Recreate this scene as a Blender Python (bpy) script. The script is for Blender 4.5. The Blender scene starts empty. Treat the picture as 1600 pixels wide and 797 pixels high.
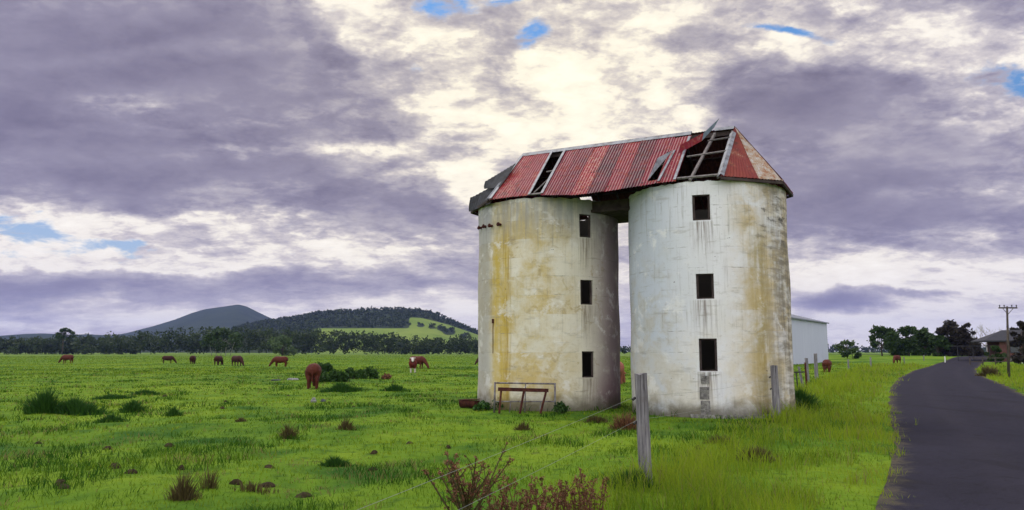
import bpy, bmesh, math, random
import numpy as np
from mathutils import Vector, Matrix

R = math.radians
PI = math.pi
rnd = random.Random(7)
nr = np.random.default_rng(11)
scene = bpy.context.scene
COL = scene.collection

# ------------------------------------------------------------------ camera
F_PX, CX, CY, EYE, HOR = 1200.0, 800.0, 398.5, 1.9, 549.0
PITCH = math.atan((HOR - CY) / F_PX)
cam_d = bpy.data.cameras.new("camera")
cam = bpy.data.objects.new("camera", cam_d)
COL.objects.link(cam)
cam_d.sensor_width = 36.0
cam_d.lens = 36.0 * F_PX / 1600.0
cam_d.clip_start, cam_d.clip_end = 0.1, 30000
cam.location = (0, 0, EYE)
cam.rotation_euler = (PI / 2 + PITCH, 0, 0)
scene.camera = cam


def ray(px, py):
    xc, yc = (px - CX) / F_PX, (CY - py) / F_PX
    c, s = math.cos(PITCH), math.sin(PITCH)
    return xc, c - yc * s, s + yc * c


def at(px, py, Y):
    x, y, z = ray(px, py)
    return Vector((x / y * Y, Y, EYE + z / y * Y))


def gnd(px, py):
    x, y, z = ray(px, py)
    t = EYE / -z
    return x * t, y * t


# ------------------------------------------------------------------ object helpers
def tag(o, label=None, cat=None, group=None, kind=None):
    if label: o['label'] = label
    if cat: o['category'] = cat
    if group: o['group'] = group
    if kind: o['kind'] = kind
    return o


def empty(name, loc, rz=0.0):
    o = bpy.data.objects.new(name, None)
    COL.objects.link(o)
    o.location = loc
    o.rotation_euler = (0, 0, rz)
    o.empty_display_size = 0.2
    return o


def np_mesh(name, verts, faces, mat, parent=None, tint=None, smooth=False, extra=None):
    verts = np.asarray(verts, dtype=np.float32)
    faces = np.asarray(faces, dtype=np.int32)
    me = bpy.data.meshes.new(name)
    k = faces.shape[1]
    me.vertices.add(len(verts))
    me.vertices.foreach_set("co", verts.ravel())
    me.loops.add(faces.size)
    me.loops.foreach_set("vertex_index", faces.ravel())
    me.polygons.add(len(faces))
    me.polygons.foreach_set("loop_start", np.arange(0, faces.size, k, dtype=np.int32))
    try:
        me.polygons.foreach_set("loop_total", np.full(len(faces), k, dtype=np.int32))
    except Exception:
        pass
    if smooth:
        me.polygons.foreach_set("use_smooth", np.ones(len(faces), dtype=bool))
    if tint is not None:
        at_ = me.attributes.new("tint", 'FLOAT', 'POINT')
        at_.data.foreach_set("value", np.asarray(tint, dtype=np.float32))
    if extra:
        for nm, arr in extra.items():
            a2 = me.attributes.new(nm, 'FLOAT', 'POINT')
            a2.data.foreach_set("value", np.asarray(arr, dtype=np.float32))
    me.update(calc_edges=True)
    me.validate()
    if mat: me.materials.append(mat)
    o = bpy.data.objects.new(name, me)
    COL.objects.link(o)
    if parent: o.parent = parent
    return o


class MB:
    def __init__(s):
        s.v, s.f = [], []

    def add(s, vs, fs):
        b = len(s.v)
        s.v += [tuple(v) for v in vs]
        s.f += [tuple(i + b for i in f) for f in fs]
        return s

    def box(s, c, size, rot=None, taper=1.0):
        hx, hy, hz = size[0] / 2, size[1] / 2, size[2] / 2
        vs = []
        for z, t in ((-hz, 1.0), (hz, taper)):
            for x, y in ((-hx, -hy), (hx, -hy), (hx, hy), (-hx, hy)):
                v = Vector((x * t, y * t, z))
                if rot is not None: v = rot @ v
                vs.append(v + Vector(c))
        return s.add(vs, [(3, 2, 1, 0), (4, 5, 6, 7), (0, 1, 5, 4), (1, 2, 6, 5), (2, 3, 7, 6), (3, 0, 4, 7)])

    def bar(s, a, b, w, h, up=(0, 0, 1)):
        a, b = Vector(a), Vector(b)
        d = (b - a).normalized()
        sd = d.cross(Vector(up))
        if sd.length < 1e-4: sd = d.cross(Vector((1, 0, 0)))
        sd.normalize()
        u = sd.cross(d).normalized()
        vs = []
        for p in (a, b):
            for i, j in ((-1, -1), (1, -1), (1, 1), (-1, 1)):
                vs.append(p + sd * (i * w / 2) + u * (j * h / 2))
        return s.add(vs, [(3, 2, 1, 0), (4, 5, 6, 7), (0, 1, 5, 4), (1, 2, 6, 5), (2, 3, 7, 6), (3, 0, 4, 7)])

    def tube(s, pts, radii, n=6, cap=True, squash=1.0):
        pts = [Vector(p) for p in pts]
        rings = []
        prev = None
        vs, fs = [], []
        for i, p in enumerate(pts):
            d = (pts[min(i + 1, len(pts) - 1)] - pts[max(i - 1, 0)]).normalized()
            ref = Vector((0, 0, 1)) if abs(d.z) < 0.9 else Vector((0, 1, 0))
            sd = d.cross(ref).normalized() if prev is None else (prev - d * prev.dot(d)).normalized()
            prev = sd
            u = sd.cross(d)
            r = radii[i] if hasattr(radii, '__len__') else radii
            for k in range(n):
                a = 2 * PI * k / n
                vs.append(p + sd * (math.cos(a) * r) + u * (math.sin(a) * r * squash))
        for i in range(len(pts) - 1):
            for k in range(n):
                k2 = (k + 1) % n
                fs.append((i * n + k, i * n + k2, (i + 1) * n + k2, (i + 1) * n + k))
        if cap:
            fs.append(tuple(range(n - 1, -1, -1)))
            fs.append(tuple((len(pts) - 1) * n + k for k in range(n)))
        return s.add(vs, fs)

    def build(s, name, mat, parent=None, smooth=False, loc=None):
        me = bpy.data.meshes.new(name)
        me.from_pydata(s.v, [], s.f)
        if smooth:
            me.polygons.foreach_set("use_smooth", [True] * len(me.polygons))
        me.update()
        if mat: me.materials.append(mat)
        o = bpy.data.objects.new(name, me)
        COL.objects.link(o)
        if parent: o.parent = parent
        if loc is not None: o.location = loc
        return o


# ------------------------------------------------------------------ node helper
class G:
    def __init__(s, tree):
        s.t = tree

    def n(s, typ, **kw):
        nd = s.t.nodes.new(typ)
        for k, v in kw.items(): setattr(nd, k, v)
        return nd

    def put(s, inp, v):
        if isinstance(v, bpy.types.NodeSocket):
            s.t.links.new(v, inp)
        else:
            if inp.type == 'RGBA' and len(v) == 3: v = (*v, 1.0)
            inp.default_value = v

    def m(s, op, a, b=None, c=None, clamp=False):
        nd = s.n('ShaderNodeMath', operation=op, use_clamp=clamp)
        s.put(nd.inputs[0], a)
        if b is not None: s.put(nd.inputs[1], b)
        if c is not None: s.put(nd.inputs[2], c)
        return nd.outputs[0]

    def add(s, a, b): return s.m('ADD', a, b)
    def sub(s, a, b): return s.m('SUBTRACT', a, b)
    def mul(s, a, b): return s.m('MULTIPLY', a, b)
    def div(s, a, b): return s.m('DIVIDE', a, b)
    def mx(s, a, b): return s.m('MAXIMUM', a, b)
    def mn(s, a, b): return s.m('MINIMUM', a, b)

    def sep(s, v):
        nd = s.n('ShaderNodeSeparateXYZ'); s.put(nd.inputs[0], v); return nd.outputs

    def comb(s, x, y, z):
        nd = s.n('ShaderNodeCombineXYZ')
        for i, q in enumerate((x, y, z)): s.put(nd.inputs[i], q)
        return nd.outputs[0]

    def noise(s, vec, scale=1.0, detail=4.0, rough=0.5, dist=0.0, col=False):
        nd = s.n('ShaderNodeTexNoise')
        s.put(nd.inputs['Vector'], vec)
        for k, v in (('Scale', scale), ('Detail', detail), ('Roughness', rough), ('Distortion', dist)):
            s.put(nd.inputs[k], v)
        return nd.outputs['Color' if col else 'Fac']

    def map(s, vec, loc=(0, 0, 0), rot=(0, 0, 0), scale=(1, 1, 1), typ='POINT'):
        nd = s.n('ShaderNodeMapping', vector_type=typ)
        s.put(nd.inputs['Vector'], vec)
        nd.inputs['Location'].default_value = loc
        nd.inputs['Rotation'].default_value = rot
        nd.inputs['Scale'].default_value = scale
        return nd.outputs[0]

    def ramp(s, fac, stops, interp='LINEAR'):
        nd = s.n('ShaderNodeValToRGB')
        cr = nd.color_ramp
        cr.interpolation = interp
        while len(cr.elements) < len(stops): cr.elements.new(0.5)
        for el, (p, c) in zip(cr.elements, stops):
            el.position = p
            el.color = (*c, 1.0) if hasattr(c, '__len__') else (c, c, c, 1.0)
        s.put(nd.inputs[0], fac)
        return nd.outputs[0]

    def mix(s, fac, a, b, blend='MIX'):
        nd = s.n('ShaderNodeMix', data_type='RGBA', blend_type=blend)
        s.put(nd.inputs[0], fac)
        s.put(nd.inputs[6], a)
        s.put(nd.inputs[7], b)
        return nd.outputs[2]

    def step(s, x, lo, hi):
        nd = s.n('ShaderNodeMapRange', interpolation_type='SMOOTHSTEP')
        s.put(nd.inputs[0], x)
        nd.inputs[1].default_value, nd.inputs[2].default_value = lo, hi
        nd.inputs[3].default_value, nd.inputs[4].default_value = 0.0, 1.0
        return nd.outputs[0]

    def gauss(s, vec, c, sc, rot=0.0):
        """exp(-|(v-c)/sc|^2), rotated"""
        p = s.map(vec, loc=(c[0], c[1], 0), rot=(0, 0, rot), scale=(sc[0], sc[1], 1), typ='TEXTURE')
        nd = s.n('ShaderNodeVectorMath', operation='DOT_PRODUCT')
        s.put(nd.inputs[0], p); s.put(nd.inputs[1], p)
        return s.m('POWER', 0.36788, nd.outputs['Value'])

    def obj(s): return s.n('ShaderNodeTexCoord').outputs['Object']
    def pos(s): return s.n('ShaderNodeNewGeometry').outputs['Position']
    def attr(s, name): return s.n('ShaderNodeAttribute', attribute_name=name).outputs['Fac']

    def bump(s, h, strength=0.3, dist=0.02):
        nd = s.n('ShaderNodeBump')
        nd.inputs['Strength'].default_value = strength
        nd.inputs['Distance'].default_value = dist
        s.put(nd.inputs['Height'], h)
        return nd.outputs[0]


def material(name, fn, rough=0.85, spec=0.3, transl=0.0):
    """fn(g) -> colour  or (colour, normal) or (colour, normal, roughness)"""
    m = bpy.data.materials.new(name)
    m.use_nodes = True
    t = m.node_tree
    t.nodes.clear()
    g = G(t)
    res = fn(g)
    if not isinstance(res, tuple) or isinstance(res[0], float): res = (res,)
    out = g.n('ShaderNodeOutputMaterial')
    p = g.n('ShaderNodeBsdfPrincipled')
    g.put(p.inputs['Base Color'], res[0])
    p.inputs['Roughness'].default_value = rough
    p.inputs['Specular IOR Level'].default_value = spec
    if len(res) > 1 and res[1] is not None: g.put(p.inputs['Normal'], res[1])
    if len(res) > 2: g.put(p.inputs['Roughness'], res[2])
    sh = p.outputs[0]
    if transl > 0:
        tr = g.n('ShaderNodeBsdfTranslucent')
        g.put(tr.inputs[0], res[0])
        mx = g.n('ShaderNodeMixShader')
        mx.inputs[0].default_value = transl
        t.links.new(sh, mx.inputs[1]); t.links.new(tr.outputs[0], mx.inputs[2])
        sh = mx.outputs[0]
    t.links.new(sh, out.inputs[0])
    return m


# ------------------------------------------------------------------ value noise in numpy
def vnoise(x, y, seed=0):
    x = np.asarray(x, float); y = np.asarray(y, float)
    xi, yi = np.floor(x).astype(np.int64), np.floor(y).astype(np.int64)
    fx, fy = x - xi, y - yi
    fx, fy = fx * fx * (3 - 2 * fx), fy * fy * (3 - 2 * fy)

    def h(a, b):
        v = np.sin(a * 127.1 + b * 311.7 + seed * 74.7) * 43758.5453
        return v - np.floor(v)
    return (h(xi, yi) * (1 - fx) + h(xi + 1, yi) * fx) * (1 - fy) + (h(xi, yi + 1) * (1 - fx) + h(xi + 1, yi + 1) * fx) * fy


def fnoise(x, y, seed=0, oct=3):
    s, a, tot = 0, 1.0, 0
    for i in range(oct):
        s = s + a * vnoise(np.asarray(x) * 2 ** i, np.asarray(y) * 2 ** i, seed + i)
        tot += a; a *= 0.5
    return s / tot


# ------------------------------------------------------------------ site layout
SR, SH, ST = 2.5, 6.95, 0.16                    # silo radius, height, wall thickness
CL, CRt = Vector((1.30, 27.40, 0)), Vector((6.34, 24.80, 0))
U = (CRt - CL).normalized()
N = Vector((U.y, -U.x, 0))                      # toward the viewer
AX = (CRt - CL).length

# road edges (x for each depth y)
L_PX = [(1372, 797), (1388, 745), (1393, 700), (1392, 660), (1389, 628), (1391, 606), (1404, 591), (1428, 579), (1462, 570), (1500, 564.5), (1530, 561.5)]
R_PX = [(1600, 617), (1571, 602), (1545, 592), (1527, 583), (1526, 576), (1534, 570), (1556, 564.5), (1590, 561.5)]
le = [gnd(*p) for p in L_PX]
re = [gnd(*p) for p in R_PX]
LY = np.array([-30, -5] + [p[1] for p in le]); LX = np.array([-15.5, -2.7] + [p[0] for p in le])
RY = np.array([-30, -5, 10] + [p[1] for p in re]); RX = np.array([-9.3, 3.4, 10.9] + [p[0] for p in re])


def road_l(y): return np.interp(y, LY, LX)
def road_r(y): return np.interp(y, RY, RX)


def sstep(x, a, b):
    t = np.clip((np.asarray(x, float) - a) / (b - a), 0, 1)
    return t * t * (3 - 2 * t)


def terrain(x, y):
    x = np.asarray(x, float); y = np.asarray(y, float)
    rough = (fnoise(x * 0.35, y * 0.35, 3) - 0.5) * 0.20 + (fnoise(x * 1.3, y * 1.3, 9) - 0.5) * 0.13
    droad = np.maximum(road_l(y) - x, x - road_r(y))
    rough = rough * sstep(droad, 0.3, 2.5)
    dl = np.hypot(x - CL.x, y - CL.y); dr = np.hypot(x - CRt.x, y - CRt.y)
    rough = rough * sstep(np.minimum(dl, dr), 2.6, 4.5)
    rough = rough * (1 - 0.8 * sstep(y, 60, 200))
    rise = 0.9 * sstep(x, 45, 80) * sstep(y, 90, 150) * (1 - sstep(y, 260, 500))
    under = -0.05 * (1 - sstep(droad, -0.35, -0.05))
    return rough + rise + under


def tz(x, y): return float(terrain(x, y))


def spot(px, py):
    x, y = gnd(px, py)
    return Vector((x, y, tz(x, y)))


# ------------------------------------------------------------------ world
def build_world():
    w = bpy.data.worlds.new("World")
    scene.world = w
    w.use_nodes = True
    t = w.node_tree
    t.nodes.clear()
    g = G(t)
    d = g.n('ShaderNodeTexCoord').outputs['Generated']
    dx, dy, dz = g.sep(d)[:3]
    yy = g.mx(dy, 0.03)
    a = g.m('MINIMUM', g.mx(g.div(dx, yy), -4.0), 4.0)
    e = g.m('MINIMUM', g.mx(g.div(dz, yy), -1.0), 4.0)
    v0 = g.comb(a, e, 0.0)
    # wobble of the big shapes
    zz = g.add(g.mx(dz, 0.0), 0.24)
    q = g.comb(g.div(dx, zz), g.div(dy, zz), 0.0)
    qs = g.map(q, rot=(0, 0, R(-8)), scale=(0.85, 1.0, 1))
    n1 = g.noise(qs, 2.1, 12, 0.56, 0.25)
    n2 = g.noise(qs, 6.0, 10, 0.60, 0.30)
    wob = g.n('ShaderNodeVectorMath', operation='MULTIPLY_ADD')
    g.put(wob.inputs[0], g.noise(v0, 7.0, 5, 0.6, col=True))
    g.put(wob.inputs[1], (0.10, 0.06, 0)); g.put(wob.inputs[2], v0)
    wob2 = g.n('ShaderNodeVectorMath', operation='SUBTRACT')
    g.put(wob2.inputs[0], wob.outputs[0]); g.put(wob2.inputs[1], (0.05, 0.03, 0))
    v = wob2.outputs[0]

    def ae(px, py):
        x, y, z = ray(px, py)
        return x / y, z / y

    def blobs(lst, start, gain=1.0):
        s_ = start
        for px, py, sx, sy, rot, amp in lst:
            gg = g.gauss(v, ae(px, py), (sx / 1200, sy / 1200), R(rot))
            s_ = g.m('MULTIPLY_ADD', gg, amp * gain, s_)
        return s_
    D = g.mn(g.mx(blobs(SKY_DARK, SKY_BASE, SKY_GAIN), 0.13), 0.80)
    # thick cloud is smooth, thin bright cloud is broken into crisp puffs
    k = g.m('MULTIPLY_ADD', g.step(D, 0.66, 0.34), 0.68, 0.32)
    k = g.mul(k, g.m('MULTIPLY_ADD', g.step(dz, 0.03, 0.20), 0.65, 0.35))
    tt = g.m('MULTIPLY_ADD', g.mul(g.sub(n1, 0.5), g.m('MULTIPLY_ADD', k, 0.5, 0.5)), SKY_N1, D)
    tt = g.m('MULTIPLY_ADD', g.mul(g.sub(n2, 0.5), k), SKY_N2, tt)
    n4 = g.noise(qs, 17.0, 8, 0.62, 0.2)
    tt = g.m('MULTIPLY_ADD', g.mul(g.sub(n4, 0.5), k), 0.60, tt)
    # cauliflower edges
    vd = g.n('ShaderNodeVectorMath', operation='MULTIPLY_ADD')
    g.put(vd.inputs[0], g.noise(qs, 9.0, 6, 0.6, col=True)); g.put(vd.inputs[1], (0.22, 0.22, 0.0)); g.put(vd.inputs[2], qs)
    vo = g.n('ShaderNodeTexVoronoi', feature='SMOOTH_F1')
    g.put(vo.inputs['Vector'], vd.outputs[0]); vo.inputs['Scale'].default_value = 7.0
    vo.inputs['Detail'].default_value = 3.0; vo.inputs['Roughness'].default_value = 0.55; vo.inputs['Smoothness'].default_value = 0.35
    puff = g.sub(vo.outputs['Distance'], 0.62)
    tt = g.m('MULTIPLY_ADD', g.mul(puff, k), SKY_PUFF, tt)
    cloud = g.ramp(tt, SKY_RAMP)
    # warm light around the hidden sun, cooler lavender away from it
    warm = g.gauss(v0, ae(850, 130), (520 / 1200, 330 / 1200))
    tintc = g.mix(warm, (0.975, 0.955, 1.01), (1.04, 1.0, 0.92))
    cloud = g.mix(1.0, cloud, tintc, 'MULTIPLY')
    cloud = g.mix(1.0, cloud, g.mix(g.step(dz, 0.16, 0.02), (1, 1, 1), (1.0, 1.0, 1.02)), 'MULTIPLY')
    # blue openings
    B = blobs(SKY_BLUE, 0.0)
    n3 = g.noise(qs, 5.0, 9, 0.64, 0.3)
    bm = g.mul(g.step(g.m('MULTIPLY_ADD', g.sub(n3, 0.5), 3.0, B), 0.42, 0.86), g.step(tt, 0.54, 0.28))
    sk = g.n('ShaderNodeTexSky', sky_type='NISHITA')
    sk.sun_disc = False
    sk.sun_elevation = R(SUN_EL)
    sk.sun_rotation = R(SUN_AZ)
    sk.air_density, sk.dust_density, sk.ozone_density = 1.2, 0.6, 2.5
    cs = g.n('ShaderNodeVectorMath', operation='SCALE')
    g.put(cs.inputs[0], cloud); cs.inputs['Scale'].default_value = 1.0 / SKY_STR
    front = g.mix(bm, cs.outputs[0], g.mix(1.0, sk.outputs[0], g.mix(g.step(dz, 0.12, 0.36), (0.62, 0.66, 0.82), (0.50, 0.80, 1.06)), 'MULTIPLY'))
    # the overcast half of the sky behind the viewer
    back = g.ramp(g.add(g.mul(n1, 0.8), g.mul(n2, 0.2)), [(0.25, tuple(c * BACK for c in (1.15, 1.12, 1.1))), (0.75, tuple(c * BACK for c in (0.72, 0.72, 0.78)))])
    bs = g.n('ShaderNodeVectorMath', operation='SCALE')
    g.put(bs.inputs[0], back); bs.inputs['Scale'].default_value = 1.0 / SKY_STR
    side = g.add(dy, g.mul(dx, 0.30))
    col = g.mix(g.step(side, -0.15, 0.40), bs.outputs[0], front)
    bg = g.n('ShaderNodeBackground')
    bg.inputs['Strength'].default_value = SKY_STR
    t.links.new(col, bg.inputs[0])
    out = g.n('ShaderNodeOutputWorld')
    t.links.new(bg.outputs[0], out.inputs[0])
    w.cycles.sampling_method = 'MANUAL'
    w.cycles.sample_map_resolution = 512


SUN_EL, SUN_AZ = 52.0, -25.0
SKY_STR = 0.1
BACK = 1.55
SKY_GAIN = 1.35
SKY_BASE, SKY_N1, SKY_N2, SKY_PUFF = 0.375, 1.0, 0.70, 0.36
SKY_RAMP = [(0.0, (1.06, 1.03, 0.90)), (0.20, (0.96, 0.92, 0.80)), (0.31, (0.70, 0.66, 0.63)), (0.44, (0.47, 0.445, 0.485)),
            (0.62, (0.305, 0.288, 0.365)), (0.82, (0.215, 0.200, 0.275)), (1.0, (0.155, 0.145, 0.21))]
# px, py, sx, sy, rotation, amount
SKY_DARK = [
    (120, 110, 330, 130, 0, 0.24), (420, 60, 260, 60, 5, 0.16), (480, 120, 150, 60, 0, 0.10), (600, 170, 150, 60, 0, 0.26), (450, 260, 330, 75, 0, 0.18),
    (150, 290, 260, 40, 3, 0.16), (640, 335, 150, 50, 0, 0.22), (60, 205, 160, 40, 0, 0.16), (190, 165, 75, 22, 0, -0.34), (360, 232, 70, 18, 0, -0.24),
    (560, 230, 120, 14, 0, -0.2), (330, 190, 260, 12, 4, -0.14), (400, 300, 200, 9, 0, -0.10), (250, 80, 220, 14, 6, -0.10), (700, 130, 50, 26, 0, 0.12), (260, 350, 150, 26, 4, -0.28), (190, 385, 240, 34, 2, -0.26), (20, 345, 90, 40, 0, -0.30), (200, 412, 190, 7, 0, -0.40),
    (60, 450, 280, 22, 0, 0.14), (480, 385, 160, 20, 0, -0.22), (500, 440, 260, 12, 0, 0.10), (660, 480, 160, 24, 0, -0.18),
    (300, 490, 400, 26, 0, -0.04),
    (835, 110, 310, 210, 0, -0.64), (980, 185, 130, 50, 0, -0.14), (880, 130, 170, 120, 0, -0.12), (640, 25, 130, 45, 0, -0.24), (742, 282, 40, 38, 0, -0.40), (1000, 100, 120, 60, 0, -0.12), (960, 20, 160, 30, 0, -0.2),
    (780, 200, 90, 30, 0, -0.12), (820, 240, 60, 20, 0, 0.14), (900, 185, 50, 14, 0, 0.22), (960, 235, 60, 16, 0, 0.12), (700, 210, 60, 20, 0, 0.12),
    (1050, 60, 120, 34, -4, 0.50), (1230, 175, 200, 50, 8, 0.34), (1330, 310, 230, 70, 0, 0.30), (1480, 225, 150, 60, 12, 0.14), (1130, 140, 90, 36, 0, 0.18),
    (1420, 55, 300, 50, -8, -0.30), (1560, 130, 120, 60, 0, -0.24), (1250, 90, 160, 14, -10, -0.16),
    (1420, 430, 300, 50, 0, -0.30), (1480, 300, 160, 14, 8, -0.14), (1500, 370, 180, 12, 0, -0.08), (1320, 462, 90, 18, 0, 0.42), (1430, 452, 70, 7, -8, 0.26), (1390, 405, 60, 14, -20, -0.16), (1420, 530, 340, 46, 0, -0.34), (250, 500, 420, 30, 0, -0.12),
]
SKY_BLUE = [
    (832, 55, 46, 28, 12, 1.0), (690, 4, 55, 20, 0, 0.9), (790, 0, 36, 12, 0, 0.62), (1225, 46, 90, 14, -8, 1.0), (1570, 120, 80, 28, -6, 1.0),
    (1590, 10, 40, 14, 0, 0.55), (20, 352, 70, 28, 0, 0.78), (100, 386, 110, 20, 0, 0.70), (200, 378, 50, 12, 0, 0.50), (880, 110, 30, 9, 0, 0.62), (1470, 70, 60, 9, -6, 0.5),
]
build_world()

sun_d = bpy.data.lights.new("sun", 'SUN')
sun = bpy.data.objects.new("sun", sun_d)
COL.objects.link(sun)
sd = Vector((math.sin(R(SUN_AZ)) * math.cos(R(SUN_EL)), math.cos(R(SUN_AZ)) * math.cos(R(SUN_EL)), math.sin(R(SUN_EL))))
sun.rotation_euler = (-sd).to_track_quat('-Z', 'Y').to_euler()
sun.location = sd * 50
sun_d.energy = 1.5
sun_d.angle = R(22)
sun_d.color = (1.0, 0.95, 0.86)

# ------------------------------------------------------------------ materials
def grass_col(g, p, far=False):
    big = g.noise(p, 0.09, 4, 0.55)
    mid = g.noise(p, 0.55, 5, 0.6, 0.4)
    fine = g.noise(p, 3.5, 4, 0.6)
    c = g.ramp(g.add(g.mul(big, 0.55), g.mul(mid, 0.45)), [(0.39, (0.026, 0.088, 0.008)), (0.48, (0.094, 0.180, 0.009)), (0.60, (0.155, 0.240, 0.013))])
    c = g.mix(g.step(fine, 0.50, 0.75), c, (0.042, 0.095, 0.008))
    return c, mid, fine


def m_ground(g):
    p = g.pos()
    c, mid, fine = grass_col(g, p)
    x, y, z = g.sep(p)[:3]
    # bare earth and dead litter patches
    br = g.step(g.noise(g.map(p, loc=(31, 7, 0)), 0.9, 5, 0.62), 0.64, 0.74)
    c = g.mix(g.mul(br, 0.55), c, (0.085, 0.062, 0.03))
    # paler strip of long grass at the far end of the paddock
    pale = g.mul(g.step(y, 200, 330), g.step(g.noise(g.map(p, scale=(0.004, 0.03, 1)), 1.0, 3), 0.35, 0.6))
    c = g.mix(g.mul(pale, 0.6), c, (0.15, 0.20, 0.06))
    h = g.add(g.mul(g.noise(p, 14, 5, 0.7), 0.6), g.mul(fine, 0.8))
    return c, g.bump(h, 0.7, 0.08)


def m_blade(g, light=(0.235, 0.315, 0.017)):
    p = g.pos()
    c, mid, fine = grass_col(g, p)
    t = g.attr('tint')
    dry = g.attr('dry')
    c = g.mix(g.step(t, 0.35, 1.0), c, light)
    c = g.mix(g.step(t, 0.42, 0.0), c, (0.024, 0.080, 0.007))
    c = g.mix(dry, c, (0.25, 0.20, 0.085))
    return c


def leaf_mat(name, dark, light, transl=0.25):
    def fn(g):
        t = g.attr('tint')
        n = g.noise(g.obj(), 1.3, 3, 0.6)
        return g.mix(g.add(g.mul(t, 0.6), g.mul(n, 0.4)), dark, light)
    return material(name, fn, 0.7, 0.25, transl)


M = {}
M['ground'] = material('paddock grass', m_ground, 0.95, 0.1)
M['blade'] = material('grass blades', m_blade, 0.75, 0.12, 0.45)
M['verge'] = material('verge grass blades', lambda g: m_blade(g, (0.250, 0.335, 0.020)), 0.75, 0.12, 0.5)
M['tree'] = leaf_mat('tree leaves', (0.012, 0.030, 0.008), (0.050, 0.090, 0.020))
M['tree_maroon'] = leaf_mat('dark maroon leaves', (0.011, 0.010, 0.009), (0.040, 0.032, 0.022))
M['tree_light'] = leaf_mat('light green leaves', (0.040, 0.075, 0.025), (0.11, 0.16, 0.06))
M['wood_far'] = leaf_mat('woodland leaves', (0.012, 0.026, 0.011), (0.052, 0.078, 0.026))
M['rush'] = leaf_mat('rush blades', (0.012, 0.050, 0.008), (0.050, 0.130, 0.016))
M['shrub'] = leaf_mat('shrub leaves', (0.010, 0.032, 0.008), (0.050, 0.110, 0.018))
M['dead'] = leaf_mat('dead stems', (0.042, 0.018, 0.010), (0.26, 0.115, 0.062), 0.1)
M['deaddark'] = leaf_mat('brown docks', (0.030, 0.028, 0.010), (0.15, 0.11, 0.04), 0.15)
M['bark'] = material('bark', lambda g: g.ramp(g.noise(g.map(g.obj(), scale=(6, 6, 1)), 2, 5, 0.6), [(0.3, (0.03, 0.024, 0.02)), (0.7, (0.12, 0.10, 0.085))]), 0.95, 0.1)
M['palebark'] = material('pale bark', lambda g: g.ramp(g.noise(g.map(g.obj(), scale=(4, 4, 1)), 2, 5, 0.6), [(0.3, (0.16, 0.15, 0.15)), (0.7, (0.42, 0.40, 0.38))]), 0.95, 0.1)


def m_asphalt(g):
    p = g.pos()
    n = g.noise(p, 0.5, 4, 0.55)
    f = g.noise(p, 42, 3, 0.7)
    c = g.ramp(n, [(0.3, (0.0120, 0.0108, 0.0205)), (0.7, (0.0215, 0.0200, 0.035))])
    c = g.mix(g.step(f, 0.55, 0.72), c, (0.050, 0.045, 0.060))
    x, y, z = g.sep(p)[:3]
    edge = g.attr('edge')     # 0 in the middle, 1 at the rim
    dirt = g.mul(g.step(g.add(edge, g.mul(g.sub(g.noise(p, 2.0, 5, 0.65), 0.5), 0.5)), 0.86, 1.05), 0.8)
    c = g.mix(dirt, c, (0.10, 0.085, 0.05))
    wheel = g.step(g.m('ABSOLUTE', g.sub(g.m('ABSOLUTE', edge), 0.42)), 0.2, 0.0)
    c = g.mix(g.mul(wheel, 0.22), c, (0.034, 0.030, 0.042))
    pt = g.step(g.noise(g.map(p, loc=(3, 1, 0), scale=(1, .35, 1)), 0.55, 3, 0.5, 0.6), 0.60, 0.615)
    c = g.mix(g.mul(pt, 0.45), c, (0.010, 0.009, 0.014))
    crk = g.noise(p, 0.8, 6, 0.6, 0.8)
    c = g.mix(g.mul(g.step(g.m('ABSOLUTE', g.sub(crk, 0.5)), 0.010, 0.002), 0.6), c, (0.006, 0.006, 0.008))
    return c, g.bump(g.add(f, g.mul(g.noise(p, 160, 2, 0.6), 0.5)), 0.8, 0.012), g.m('MULTIPLY_ADD', n, 0.2, 0.75)


M['asphalt'] = material('worn asphalt', m_asphalt, 0.8, 0.12)


def m_timber(g):
    o = g.obj()
    gr = g.noise(g.map(o, scale=(14, 14, 0.8)), 2.0, 6, 0.65, 0.3)
    c = g.ramp(gr, [(0.30, (0.045, 0.040, 0.042)), (0.46, (0.16, 0.15, 0.165)), (0.62, (0.27, 0.255, 0.27)), (0.8, (0.36, 0.33, 0.31))])
    pt = g.step(g.noise(o, 3, 4), 0.56, 0.72)
    c = g.mix(g.mul(pt, 0.5), c, (0.12, 0.09, 0.07))
    cr = g.noise(g.map(o, scale=(30, 30, 0.5)), 1.5, 3, 0.5)
    c = g.mix(g.step(cr, 0.64, 0.70), c, (0.03, 0.026, 0.024))
    return c, g.bump(g.add(gr, cr), 0.6, 0.02)


M['timber'] = material('weathered timber', m_timber, 0.9, 0.15)
M['batten'] = material('roof battens', lambda g: g.ramp(g.noise(g.map(g.obj(), scale=(3, 3, 3)), 3, 5, 0.6), [(0.3, (0.09, 0.08, 0.08)), (0.7, (0.24, 0.215, 0.21))]), 0.9, 0.15)
M['darkpale'] = material('dull battens', lambda g: g.ramp(g.noise(g.obj(), 8, 5, 0.6), [(0.3, (0.06, 0.055, 0.055)), (0.7, (0.17, 0.15, 0.15))]), 0.9, 0.15)
M['darkwood'] = material('dark roof timber', lambda g: g.ramp(g.noise(g.obj(), 4, 5, 0.6), [(0.3, (0.03, 0.022, 0.022)), (0.7, (0.085, 0.065, 0.06))]), 0.95, 0.1)
M['galv'] = material('old galvanised iron', lambda g: g.ramp(g.noise(g.map(g.obj(), scale=(2, 2, 2)), 2.2, 6, 0.65), [(0.30, (0.075, 0.05, 0.045)), (0.44, (0.16, 0.165, 0.19)), (0.7, (0.29, 0.305, 0.345))]), 0.6, 0.4)
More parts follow.
